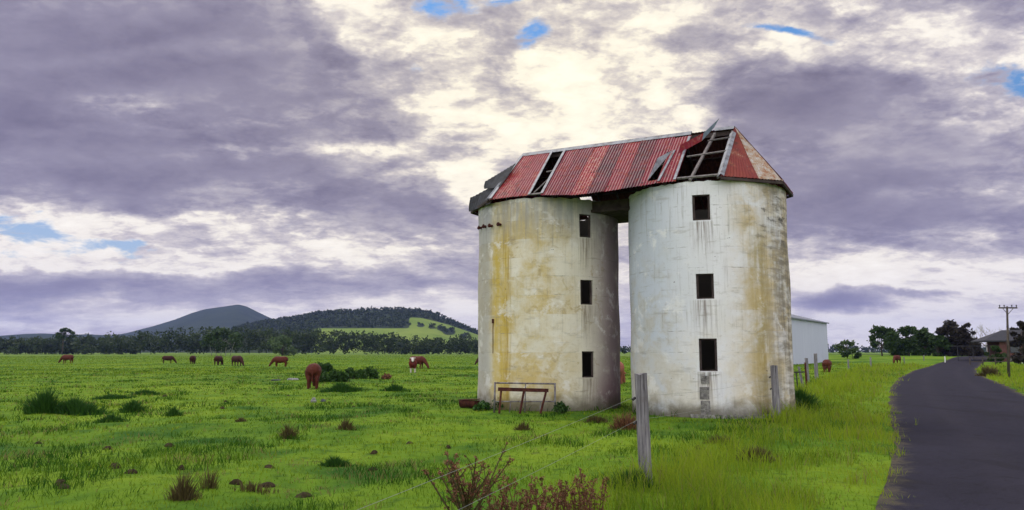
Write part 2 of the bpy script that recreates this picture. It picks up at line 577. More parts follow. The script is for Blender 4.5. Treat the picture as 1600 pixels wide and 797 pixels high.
M['galvshade'] = material('weathered iron with painted shade', lambda g: g.ramp(g.noise(g.map(g.obj(), scale=(2, 2, 2)), 2.2, 6, 0.65), [(0.32, (0.020, 0.014, 0.014)), (0.45, (0.030, 0.031, 0.036)), (0.7, (0.055, 0.058, 0.068))]), 0.8, 0.15)  # backlit sheets: their shade is painted into this dark colour
M['bluegrey'] = material('loose blue grey sheet', lambda g: g.ramp(g.noise(g.obj(), 5, 5, 0.6), [(0.3, (0.10, 0.14, 0.18)), (0.7, (0.24, 0.30, 0.36))]), 0.6, 0.4)


def m_redroof(g):
    o = g.obj()
    r = g.attr('tone')
    off = g.n('ShaderNodeVectorMath', operation='ADD')
    g.put(off.inputs[0], o); g.put(off.inputs[1], g.comb(g.mul(r, 37.0), g.mul(r, 11.0), 0.0))
    p = off.outputs[0]
    n = g.noise(p, 1.6, 6, 0.65, 0.3)
    f = g.noise(p, 9.0, 5, 0.7)
    c = g.ramp(g.add(g.mul(n, 0.5), g.mul(r, 0.45)), [(0.22, (0.034, 0.004, 0.013)), (0.43, (0.130, 0.006, 0.021)), (0.68, (0.24, 0.015, 0.023))])
    rust = g.step(g.add(g.mul(f, 0.6), g.mul(g.noise(p, 3, 5, 0.6), 0.5)), 0.55, 0.72)
    c = g.mix(g.mul(rust, g.m('MULTIPLY_ADD', r, 0.5, 0.35)), c, (0.27, 0.075, 0.035))
    pale = g.step(g.add(g.mul(g.noise(g.map(p, scale=(1.6, 1.6, .8)), 5, 6, 0.7), 0.8), g.mul(r, 0.30)), 0.63, 0.74)
    c = g.mix(g.mul(pale, 0.5), c, (0.36, 0.22, 0.17))
    st = g.step(g.noise(g.map(p, loc=(2, 9, 4), scale=(5, 5, .7)), 1.6, 6, 0.7, 0.2), 0.56, 0.66)
    c = g.mix(g.mul(st, 0.14), c, (0.34, 0.25, 0.24))
    dk = g.step(g.noise(g.map(p, loc=(7, 3, 1), scale=(1, 1, .5)), 2.4, 6, 0.7, 0.5), 0.56, 0.68)
    c = g.mix(g.mul(dk, 0.65), c, (0.045, 0.012, 0.014))
    return c, g.bump(f, 0.2, 0.01), g.m('MULTIPLY_ADD', rust, 0.3, 0.5)


M['redroof'] = material('rusting red corrugated iron', m_redroof, 0.6, 0.14)


def m_hiproof(g):
    o = g.obj()
    n = g.noise(o, 1.1, 6, 0.65, 0.3)
    f = g.noise(o, 9.0, 5, 0.7)
    x, y, z = g.sep(o)[:3]
    c = g.ramp(n, [(0.3, (0.22, 0.045, 0.022)), (0.5, (0.17, 0.022, 0.020)), (0.7, (0.28, 0.10, 0.05))])
    pale = g.step(g.add(g.mul(f, 0.5), g.add(g.mul(n, 0.45), g.mul(g.sub(x, 0.0), 0.0))), 0.52, 0.62)
    c = g.mix(g.mul(pale, 0.75), c, (0.36, 0.30, 0.25))
    dk = g.step(g.noise(g.map(o, loc=(5, 2, 1)), 3.2, 6, 0.7, 0.4), 0.53, 0.64)
    c = g.mix(g.mul(dk, 0.7), c, (0.07, 0.022, 0.016))
    return c, g.bump(f, 0.3, 0.01)


M['hiproof'] = material('flaking hip iron', m_hiproof, 0.7, 0.3)
M['hippale'] = material('flaking pale hip iron', lambda g: g.ramp(g.noise(g.obj(), 5, 7, 0.7, 0.4), [(0.36, (0.26, 0.10, 0.05)), (0.46, (0.33, 0.24, 0.17)), (0.6, (0.42, 0.39, 0.37)), (0.7, (0.25, 0.24, 0.26))]), 0.8, 0.2)
M['rust'] = material('rusted iron', lambda g: g.ramp(g.noise(g.obj(), 6, 6, 0.7), [(0.3, (0.028, 0.012, 0.012)), (0.5, (0.062, 0.020, 0.017)), (0.75, (0.13, 0.050, 0.030))]), 0.9, 0.12)
M['pipe'] = material('grey steel pipe', lambda g: g.ramp(g.noise(g.obj(), 7, 6, 0.7), [(0.35, (0.07, 0.04, 0.035)), (0.5, (0.15, 0.14, 0.15)), (0.75, (0.30, 0.29, 0.30))]), 0.6, 0.4)
M['black'] = material('black painted steel', lambda g: g.ramp(g.noise(g.obj(), 7, 4, 0.6), [(0.3, (0.012, 0.013, 0.014)), (0.7, (0.04, 0.035, 0.032))]), 0.6, 0.3)
M['wire'] = material('galvanised wire', lambda g: (0.22, 0.23, 0.21), 0.5, 0.4)


def m_silo(which, wins=()):
    def fn(g):
        o = g.obj()
        x, y, z = g.sep(o)[:3]
        az = g.m('ARCTAN2', x, g.mul(y, -1.0))           # 0 faces -Y, + to the right
        arc = g.mul(az, SR)
        c2 = g.comb(arc, z, 0.0)
        cloud = g.noise(c2, 0.55, 6, 0.6, 0.3)
        mid = g.noise(g.map(c2, loc=(9, 3, 0)), 1.8, 7, 0.65, 0.3)
        fine = g.noise(g.map(c2, loc=(2, 13, 0)), 8.0, 6, 0.7)
        streak = g.noise(g.map(c2, scale=(3.2, 0.22, 1)), 1.6, 6, 0.62, 0.2)
        streakf = g.noise(g.map(c2, loc=(5, 0, 0), scale=(9.0, 0.35, 1)), 1.6, 5, 0.65, 0.2)

        def band(deg, wid, soft=None):
            return g.gauss(g.comb(az, 0.0, 0.0), (R(deg), 0), (R(wid), 1))

        def rowmask(z0, w):
            return g.gauss(g.comb(z, 0.0, 0.0), (z0, 0), (w, 1))
        # each concrete lift took the lime wash a little differently
        lift = g.m('FLOOR', g.div(g.add(z, g.mul(g.sub(cloud, 0.5), 0.12)), 0.62))
        lv = g.noise(g.comb(g.mul(arc, 0.35), g.mul(lift, 3.7), 0.0), 1.0, 2, 0.5)
        horiz = g.noise(g.map(c2, loc=(17, 5, 0), scale=(0.9, 4.5, 1)), 1.3, 6, 0.65, 0.2)
        blot = g.noise(g.map(c2, loc=(61, 25, 0)), 2.6, 7, 0.7, 0.6)
        if which == 'right':
            base = g.mix(cloud, (0.62, 0.63, 0.67), (0.80, 0.79, 0.80))
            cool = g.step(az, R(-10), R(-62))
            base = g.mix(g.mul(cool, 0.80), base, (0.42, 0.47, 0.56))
            ochre = g.mul(g.step(az, R(-8), R(18)), g.step(g.add(g.mul(mid, 0.5), g.mul(lv, 0.55)), 0.38, 0.63))
            base = g.mix(g.mul(ochre, 0.84), base, (0.49, 0.36, 0.14))
            low = g.mul(g.step(z, 4.2, 1.0), g.step(g.add(cloud, g.mul(mid, 0.4)), 0.56, 0.82))
            base = g.mix(g.mul(low, 0.45), base, (0.62, 0.53, 0.36))
            lefty = g.mul(g.mul(g.step(az, R(-30), R(-44)), g.step(mid, 0.42, 0.66)), g.step(z, 6.0, 3.0))
            base = g.mix(g.mul(lefty, 0.45), base, (0.42, 0.37, 0.27))
            yel = g.mul(g.mul(band(23, 9), g.step(g.add(g.mul(streak, 0.6), g.mul(blot, 0.5)), 0.38, 0.66)), g.step(z, 6.6, 4.6))
            base = g.mix(g.mul(yel, 0.85), base, (0.34, 0.255, 0.07))
            gry = g.mul(g.step(az, R(14), R(50)), g.step(g.add(g.mul(horiz, 0.55), g.mul(streak, 0.5)), 0.40, 0.62))
            base = g.mix(g.mul(gry, 0.90), base, (0.20, 0.170, 0.125))
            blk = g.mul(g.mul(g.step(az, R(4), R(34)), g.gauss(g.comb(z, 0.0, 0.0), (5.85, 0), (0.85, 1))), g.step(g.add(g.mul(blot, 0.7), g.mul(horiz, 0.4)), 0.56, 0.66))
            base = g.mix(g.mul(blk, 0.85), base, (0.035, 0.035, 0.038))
        else:
            base = g.mix(cloud, (0.54, 0.50, 0.40), (0.76, 0.72, 0.62))
            ochre = g.mul(g.step(g.add(g.mul(mid, 0.45), g.mul(lv, 0.65)), 0.47, 0.66), g.step(az, R(34), R(-4)))
            base = g.mix(g.mul(ochre, 0.84), base, (0.49, 0.36, 0.10))
            bl2 = g.mul(g.step(blot, 0.54, 0.64), g.step(lv, 0.40, 0.58))
            base = g.mix(g.mul(bl2, 0.78), base, (0.40, 0.31, 0.15))
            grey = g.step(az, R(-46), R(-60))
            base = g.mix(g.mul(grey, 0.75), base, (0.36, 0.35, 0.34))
            yb = g.mul(g.mul(g.step(g.add(az, g.mul(g.sub(mid, 0.5), 0.14)), R(-57), R(-47)), g.step(g.add(az, g.mul(g.sub(mid, 0.5), 0.05)), R(-32), R(-36))), g.step(g.add(g.mul(streak, 0.7), g.mul(blot, 0.6)), 0.40, 0.78))
            base = g.mix(g.mul(yb, 0.90), base, (0.52, 0.375, 0.075))
            yb2 = g.mul(g.gauss(g.comb(az, 0.0, 0.0), (R(-36), 0), (R(4), 1)), g.step(streakf, 0.40, 0.62))
            base = g.mix(g.mul(yb2, 0.75), base, (0.36, 0.24, 0.03))
            topg = g.mul(g.step(z, 5.0, 6.7), g.step(g.add(streak, g.mul(mid, 0.3)), 0.42, 0.72))
            base = g.mix(g.mul(topg, 0.75), base, (0.30, 0.31, 0.33))
            brown = g.step(az, R(20), R(58))  # shade of the right side painted into the wall as purple brown
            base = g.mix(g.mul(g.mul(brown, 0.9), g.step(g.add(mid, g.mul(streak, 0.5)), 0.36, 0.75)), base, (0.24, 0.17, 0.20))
            low_shade = g.mul(g.mul(g.step(az, R(22), R(50)), g.step(g.add(z, g.mul(cloud, 1.4)), 2.6, 0.7)), 0.80)  # deeper purple shade painted into the colour of the right foot
            base = g.mix(low_shade, base, (0.165, 0.085, 0.115))
        # common weathering
        drips = g.mul(g.step(streakf, 0.52, 0.70), g.step(g.add(mid, g.mul(g.div(z, 7.0), 0.25)), 0.45, 0.8))
        base = g.mix(g.mul(drips, 0.50), base, (0.24, 0.225, 0.20))
        hz_ = g.step(horiz, 0.55, 0.70)
        base = g.mix(g.mul(hz_, 0.38), base, (0.25, 0.23, 0.185))
        white = g.mul(g.step(g.noise(g.map(c2, loc=(40, 20, 0)), 1.4, 8, 0.72, 0.3), 0.54, 0.64), g.step(lv, 0.30, 0.6))
        base = g.mix(g.mul(white, 0.6), base, (0.76, 0.75, 0.74))
        base = g.mix(g.mul(g.step(fine, 0.56, 0.72), 0.36), base, (0.24, 0.22, 0.19))
        fr = g.m('FRACT', g.div(g.add(z, g.mul(g.sub(horiz, 0.5), 0.10)), 0.62))
        line = g.mul(g.step(g.m('ABSOLUTE', g.sub(fr, 0.5)), 0.47, 0.495), g.step(g.noise(g.comb(arc, g.mul(lift, 9.0), 0.0), 1.8, 5, 0.65), 0.50, 0.64))
        base = g.mix(g.mul(line, 0.60), base, (0.17, 0.155, 0.13))
        splash = g.step(g.sub(z, g.add(g.mul(mid, 0.7), g.mul(streak, 0.25))), 0.16, -0.40)
        base = g.mix(g.mul(splash, 0.85), base, (0.085, 0.075, 0.05))
        # rust and dirt runs below each opening
        for wa, wz, ww in wins:
            under = g.mul(g.gauss(g.comb(az, 0.0, 0.0), (wa, 0), (ww, 1)), g.mul(g.step(z, wz + 0.01, wz - 0.06), g.step(z, wz - 1.5, wz - 0.1)))
            base = g.mix(g.mul(g.mul(under, 0.75), g.step(streakf, 0.40, 0.60)), base, (0.15, 0.11, 0.085))
        spk = g.step(g.noise(g.map(c2, loc=(7, 77, 0), scale=(1, 1.6, 1)), 5.5, 3, 0.6), 0.70, 0.74)
        base = g.mix(g.mul(spk, 0.8), base, (0.07, 0.06, 0.055))
        # the inside of the shell was never painted
        rad = g.m('SQRT', g.add(g.mul(x, x), g.mul(y, y)))
        base = g.mix(g.step(rad, SR - ST + 0.03, SR - ST + 0.015), base, (0.16, 0.145, 0.125))
        h = g.add(g.mul(mid, 0.6), g.add(g.mul(fine, 0.35), g.mul(line, -0.5)))
        return base, g.bump(h, 0.35, 0.03)
    return fn


def cyl_hit(c, px, py):
    """where the view ray meets the front of a silo -> azimuth, z"""
    dx, dy, dz = ray(px, py)
    A = dx * dx + dy * dy
    B = -2 * (dx * c.x + dy * c.y)
    Cc = c.x ** 2 + c.y ** 2 - SR ** 2
    t = (-B - math.sqrt(max(B * B - 4 * A * Cc, 0))) / (2 * A)
    X, Y, Z = dx * t - c.x, dy * t - c.y, EYE + dz * t
    return math.atan2(X, -Y), Z


WL = [(905, 334, 923.5, 371), (907, 437, 926, 476), (909, 549, 928, 590)]
WR = [(1081, 305, 1109, 344), (1087, 428, 1115, 467), (1091.5, 529, 1120, 580)]


def win_runs(c, wins):
    r_ = []
    for x0, y0, x1, y1 in wins:
        a0, _ = cyl_hit(c, x0, y1); a1, zb = cyl_hit(c, x1, y1)
        r_.append(((a0 + a1) / 2, zb, (a1 - a0) * .62))
    return r_


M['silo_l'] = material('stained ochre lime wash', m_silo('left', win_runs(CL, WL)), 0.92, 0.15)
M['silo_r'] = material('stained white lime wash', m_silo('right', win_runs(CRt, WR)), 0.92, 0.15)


def m_block(g):
    o = g.obj()
    n = g.noise(o, 9, 6, 0.7)
    x, y, z = g.sep(o)[:3]
    c = g.ramp(n, [(0.3, (0.07, 0.066, 0.066)), (0.5, (0.17, 0.16, 0.155)), (0.7, (0.34, 0.33, 0.31))])
    return c, g.bump(n, 0.6, 0.03)


M['block'] = material('bare concrete patch', m_block, 0.95, 0.1)


def m_shed(g):
    p = g.obj()
    n = g.noise(g.map(p, scale=(1, 1, 0.15)), 1.2, 5, 0.6)
    return g.mix(n, (0.42, 0.44, 0.55), (0.53, 0.55, 0.66))


M['shedwall'] = material('pale ribbed steel', m_shed, 0.6, 0.35)
M['shedroof'] = material('grey steel roof', lambda g: g.mix(g.noise(g.obj(), 1.0, 4), (0.14, 0.15, 0.18), (0.23, 0.25, 0.29)), 0.5, 0.4)


def m_brick(g):
    b = g.n('ShaderNodeTexBrick')
    g.put(b.inputs['Vector'], g.map(g.obj(), rot=(PI / 2, 0, 0)))
    b.inputs['Scale'].default_value = 4.0
    g.put(b.inputs['Color1'], (0.12, 0.042, 0.036)); g.put(b.inputs['Color2'], (0.08, 0.030, 0.027)); g.put(b.inputs['Mortar'], (0.15, 0.11, 0.10))
    return b.outputs[0]


M['brick'] = material('red brick', m_brick, 0.9, 0.2)
M['tile'] = material('dark roof tiles', lambda g: g.mix(g.noise(g.obj(), 3, 4), (0.018, 0.019, 0.026), (0.048, 0.048, 0.058)), 0.8, 0.25)
M['glass'] = material('dark window glass', lambda g: (0.02, 0.025, 0.03), 0.1, 0.6)
M['white'] = material('white paint', lambda g: g.mix(g.noise(g.obj(), 6, 4), (0.6, 0.6, 0.58), (0.78, 0.78, 0.76)), 0.6, 0.3)
M['stone'] = material('pale stone', lambda g: g.ramp(g.noise(g.obj(), 6, 5, 0.6), [(0.3, (0.12, 0.12, 0.12)), (0.7, (0.32, 0.32, 0.32))]), 0.9, 0.2)
M['darkstone'] = material('dark stone', lambda g: g.ramp(g.noise(g.obj(), 6, 5, 0.6), [(0.3, (0.03, 0.032, 0.04)), (0.7, (0.10, 0.11, 0.13))]), 0.9, 0.2)


def m_cow(base, dark, white=False):
    def fn(g):
        o = g.obj()
        x, y, z = g.sep(o)[:3]
        n = g.noise(o, 2.5, 5, 0.6)
        c = g.mix(n, dark, base)
        if white:
            w = g.mx(g.step(g.add(x, g.mul(n, 0.15)), 0.98, 1.06), g.step(g.sub(z, g.mul(n, 0.25)), 0.36, 0.28))
            w = g.mx(w, g.mul(g.step(g.noise(o, 1.6, 3, 0.5), 0.64, 0.67), 0.9))
            c = g.mix(w, c, (0.55, 0.50, 0.47))
        return c, g.bump(g.noise(o, 30, 4, 0.7), 0.25, 0.02)
    return fn


M['cow_red'] = material('red brown hide', m_cow((0.112, 0.026, 0.014), (0.055, 0.012, 0.009)), 0.75, 0.2)
M['cow_dark'] = material('dark brown hide', m_cow((0.055, 0.016, 0.012), (0.025, 0.009, 0.008)), 0.75, 0.2)
M['cow_white'] = material('red and white hide', m_cow((0.15, 0.020, 0.014), (0.08, 0.012, 0.010), True), 0.75, 0.2)
M['cow_tan'] = material('sandy pink hide', m_cow((0.36, 0.13, 0.09), (0.22, 0.07, 0.05)), 0.75, 0.2)


def m_hill(pasture):
    def fn(g):
        o = g.pos()
        n = g.noise(o, 0.012, 8, 0.68)
        f = g.noise(o, 0.12, 4, 0.7)
        c = g.ramp(g.add(g.mul(n, 0.5), g.mul(f, 0.5)), [(0.35, (0.014, 0.026, 0.014)), (0.65, (0.045, 0.062, 0.026))])
        if pasture:
            pm = g.attr('pasture')
            k = g.step(g.add(pm, g.mul(g.sub(f, 0.5), 0.25)), 0.42, 0.58)
            pc = g.ramp(n, [(0.35, (0.11, 0.175, 0.030)), (0.65, (0.19, 0.25, 0.050))])
            c = g.mix(k, c, pc)
        return c, g.bump(f, 0.8, 4.0)
    return fn


M['hill'] = material('wooded hill', m_hill(False), 0.95, 0.05)
M['hill_p'] = material('wooded hill with pasture', m_hill(True), 0.95, 0.05)

# ------------------------------------------------------------------ ground, road
def graded(lo, fine_lo, fine_hi, hi, step, grow=1.13):
    mid = list(np.arange(fine_lo, fine_hi, step))
    up, s, v = [], step, fine_hi
    while v < hi:
        up.append(v); s *= grow; v += s
    up.append(hi)
    dn, s, v = [], step, fine_lo
    while True:
        s *= grow; v -= s
        if v <= lo: break
        dn.append(v)
    dn.append(lo)
    return np.array(dn[::-1] + mid + up)


gx = graded(-6000, -22, 32, 6000, 0.28)
gy = graded(-400, 3, 46, 8000, 0.28)
XX, YY = np.meshgrid(gx, gy)
ZZ = terrain(XX, YY)
nx, ny = len(gx), len(gy)
idx = np.arange(nx * ny).reshape(ny, nx)
faces = np.stack([idx[:-1, :-1], idx[:-1, 1:], idx[1:, 1:], idx[1:, :-1]], -1).reshape(-1, 4)
ground = np_mesh('ground', np.stack([XX, YY, ZZ], -1).reshape(-1, 3), faces, M['ground'], smooth=True)
tag(ground, kind='structure')

ry = np.concatenate([np.arange(-30, 60, 0.8), np.arange(60, 330, 2.5)])
ts = np.linspace(0, 1, 13)
rv, redge = [], []
for y in ry:
    l, r = float(road_l(y)), float(road_r(y))
    jl = (fnoise(y * 1.1, 3.0, 5) - 0.5) * 0.30
    jr = (fnoise(y * 1.1, 8.0, 5) - 0.5) * 0.30
    for t in ts:
        x = l + jl + (r + jr - l - jl) * t
        rv.append((x, y, float(terrain(x, y)) * 0 + 0.9 * float(sstep(x, 45, 80) * sstep(y, 90, 150) * (1 - sstep(y, 260, 500))) + 0.012 + 0.05 * (1 - (2 * t - 1) ** 2)))
        redge.append(abs(2 * t - 1))
k = len(ts)
ridx = np.arange(len(rv)).reshape(-1, k)
rf = np.stack([ridx[:-1, :-1], ridx[:-1, 1:], ridx[1:, 1:], ridx[1:, :-1]], -1).reshape(-1, 4)
road = np_mesh('road', rv, rf, M['asphalt'], smooth=True, extra={'edge': redge})
tag(road, kind='structure')

# ------------------------------------------------------------------ grass
def blades(px, py, h, w, lean, tint, dry, seed=0):
    """five-vertex bent blades"""
    r = np.random.default_rng(seed)
    n = len(px)
    pz = terrain(px, py) - 0.01
    a = r.uniform(0, 2 * PI, n)
    b = r.uniform(0, 2 * PI, n)
    wx, wy = np.cos(a) * w / 2, np.sin(a) * w / 2
    lx, ly = np.cos(b) * lean * h, np.sin(b) * lean * h
    V = np.zeros((n, 5, 3), np.float32)
    V[:, 0] = np.stack([px - wx, py - wy, pz], -1)
    V[:, 1] = np.stack([px + wx, py + wy, pz], -1)
    V[:, 2] = np.stack([px + wx * .8 + lx * .3, py + wy * .8 + ly * .3, pz + h * .55], -1)
    V[:, 3] = np.stack([px - wx * .8 + lx * .3, py - wy * .8 + ly * .3, pz + h * .55], -1)
    V[:, 4] = np.stack([px + lx, py + ly, pz + h], -1)
    i = np.arange(n) * 5
    T = np.concatenate([np.stack([i, i + 1, i + 2], -1), np.stack([i, i + 2, i + 3], -1), np.stack([i + 3, i + 2, i + 4], -1)])
    return V.reshape(-1, 3), T, np.repeat(tint, 5), np.repeat(dry, 5)


def fan(n, d0, d1, az0, az1, p=0.45):
    u = nr.uniform(0, 1, n)
    d = (d0 ** p + u * (d1 ** p - d0 ** p)) ** (1 / p)
    a = nr.uniform(R(az0), R(az1), n)
    return d * np.sin(a), d * np.cos(a), d


FENCE = [(-2.5, 1.5), (1.86, 10.96), (7.49, 22.1), (15.1, 40.0), (24.0, 58.0), (45, 98)]
FYs, FXs = np.array([p[1] for p in FENCE]), np.array([p[0] for p in FENCE])


def fence_x(y): return np.interp(y, FYs, FXs)


def outside_silos(x, y, m=0.0):
    return (np.hypot(x - CL.x, y - CL.y) > SR + m) & (np.hypot(x - CRt.x, y - CRt.y) > SR + m)


# paddock grass, cropped short with longer darker tufts
x, y, d = fan(230000, 7.0, 95, -40, 42, 0.42)
ok = (x < fence_x(y) + 0.2) & outside_silos(x, y)
x, y, d = x[ok], y[ok], d[ok]
pat = fnoise(x * 0.45, y * 0.45, 21, 3)
tuft = np.clip((fnoise(x * 0.8, y * 0.55, 33, 3) - 0.56) * 7, 0, 1)
keep = nr.uniform(0, 1, len(x)) < 0.55 + 0.45 * tuft
x, y, d, pat, tuft = x[keep], y[keep], d[keep], pat[keep], tuft[keep]
ring = np.minimum(np.hypot(x - CL.x, y - CL.y), np.hypot(x - CRt.x, y - CRt.y)) - SR
ring = np.clip(1 - ring / 0.45, 0, 1)
small = np.clip((fnoise(x * 2.4, y * 2.0, 77, 2) - 0.60) * 8, 0, 1)
h = (0.030 + 0.035 * nr.uniform(0, 1, len(x))) * (1 + 0.5 * pat) + np.maximum(tuft, 0.6 * small) * nr.uniform(0.02, 0.11, len(x)) + ring * nr.uniform(0.03, 0.20, len(x))
w = np.maximum(0.006, 0.00085 * d) * nr.uniform(0.7, 1.3, len(x))
tint = np.clip(0.54 + 0.55 * (pat - 0.5) - 0.40 * tuft - 0.35 * small - 0.3 * ring + nr.normal(0, 0.14, len(x)), 0, 1)
litter = np.clip((fnoise(x * 1.1 + 9, y * 1.1, 88, 3) - 0.60) * 9, 0, 1)
dry = np.clip((nr.uniform(0, 1, len(x)) - 0.955 + 0.45 * litter) * 18, 0, 0.75)
V, T, ti, dr = blades(x, y, h, w, nr.uniform(0.2, 1.1, len(x)), tint, dry, 1)
pg = np_mesh('paddock_grass', V, T, M['blade'], tint=ti, extra={'dry': dr})
tag(pg, 'short bright green grass of the paddock', 'grass', kind='stuff')

x, y, d = fan(80000, 70, 380, -38, 30, 0.3)
ok = (x < fence_x(np.minimum(y, 98)) + 0.2) & ((x < road_l(y) - 2) | (y > 320))
x, y, d = x[ok], y[ok], d[ok]
pat = fnoise(x * 0.12, y * 0.05, 23, 3)
V2, T2, ti2, dr2 = blades(x, y, nr.uniform(.04, .16, len(x)) * (0.5 + pat), np.maximum(0.006, 0.0008 * d), nr.uniform(.2, 1, len(x)), np.clip(.15 + .7 * pat + nr.normal(0, .12, len(x)), 0, 1), np.where(nr.uniform(0, 1, len(x)) < .05, .5, 0.0), 3)
fg_ = np_mesh('far_grass', V2, T2, M['blade'], tint=ti2, extra={'dry': dr2})
tag(fg_, 'distant grass of the paddock beyond the cattle', 'grass', kind='stuff')

# long verge grass between fence and road, and beyond the road
x, y, d = fan(300000, 6.5, 120, -30, 42, 0.40)
jag = (fnoise(y * 1.7, x * 0 + 2.0, 41, 3) - 0.42) * 2.0
left_ok = (x > fence_x(y) - 0.9 * nr.uniform(0, 1, len(x))) & (x < road_l(y) + jag * nr.uniform(0.2, 1, len(x)))
right_ok = x > road_r(y) - jag * 0.6 * nr.uniform(0, 1, len(x))
ok = (left_ok | right_ok) & outside_silos(x, y)
x, y, d = x[ok], y[ok], d[ok]
edge = np.clip(np.minimum(np.abs(road_l(y) - x), np.abs(x - road_r(y))) / 2.0, 0, 1)
pat = fnoise(x * 0.5, y * 0.5, 51, 3)
clump = np.clip((fnoise(x * 1.4, y * 1.4, 61, 2) - 0.45) * 4, 0, 1)
ok = nr.uniform(0, 1, len(x)) < 0.55 + 0.45 * clump
x, y, d, edge, pat, clump = (q[ok] for q in (x, y, d, edge, pat, clump))
h = (0.09 + 0.15 * edge) * (0.6 + 0.8 * pat) * (0.45 + 1.25 * clump) * nr.uniform(0.6, 1.5, len(x))
w = np.maximum(0.006, 0.00080 * d) * nr.uniform(0.7, 1.3, len(x))
tint = np.clip(0.66 + 1.4 * (pat - 0.5) + 0.25 * clump + nr.normal(0, 0.15, len(x)), 0, 1)
dry = np.where(nr.uniform(0, 1, len(x)) < 0.07 + 0.12 * (1 - edge), nr.uniform(0.3, 0.9, len(x)), nr.uniform(0, 0.06, len(x)))
V, T, ti, dr = blades(x, y, h, w, nr.uniform(0.15, 0.8, len(x)), tint, dry, 2)
# tall dead seed stems standing in the verge
sel = (fnoise(x * 0.35 + 4, y * 0.35, 71, 3) > 0.52) & (nr.uniform(0, 1, len(x)) < 0.045) & (edge > .3)
xs_, ys_ = x[sel], y[sel]
V3, T3, ti3, dr3 = blades(xs_, ys_, nr.uniform(.18, .46, len(xs_)), np.maximum(.004, .0006 * ys_), nr.uniform(.05, .4, len(xs_)), np.full(len(xs_), .5), nr.uniform(.5, 1, len(xs_)), 5)
T = np.concatenate([T, T3 + len(V)]); V = np.concatenate([V, V3]); ti = np.concatenate([ti, ti3]); dr = np.concatenate([dr, dr3])
vg = np_mesh('verge_grass', V, T, M['verge'], tint=ti, extra={'dry': dr})
tag(vg, 'long yellow green grass along the road verges', 'grass', kind='stuff')

# ------------------------------------------------------------------ twin silo building
silo = empty('twin_silo', (0, 0, 0))
tag(silo, 'old twin concrete silos with stained walls joined by one broken red iron roof', 'silo')


def cyl_hit(c, px, py):
    """where the view ray meets the front of a silo -> azimuth, z"""
    dx, dy, dz = ray(px, py)
    A = dx * dx + dy * dy
    B = -2 * (dx * c.x + dy * c.y)
    Cc = c.x ** 2 + c.y ** 2 - SR ** 2
    t = (-B - math.sqrt(max(B * B - 4 * A * Cc, 0))) / (2 * A)
    X, Y, Z = dx * t - c.x, dy * t - c.y, EYE + dz * t
    return math.atan2(X, -Y), Z


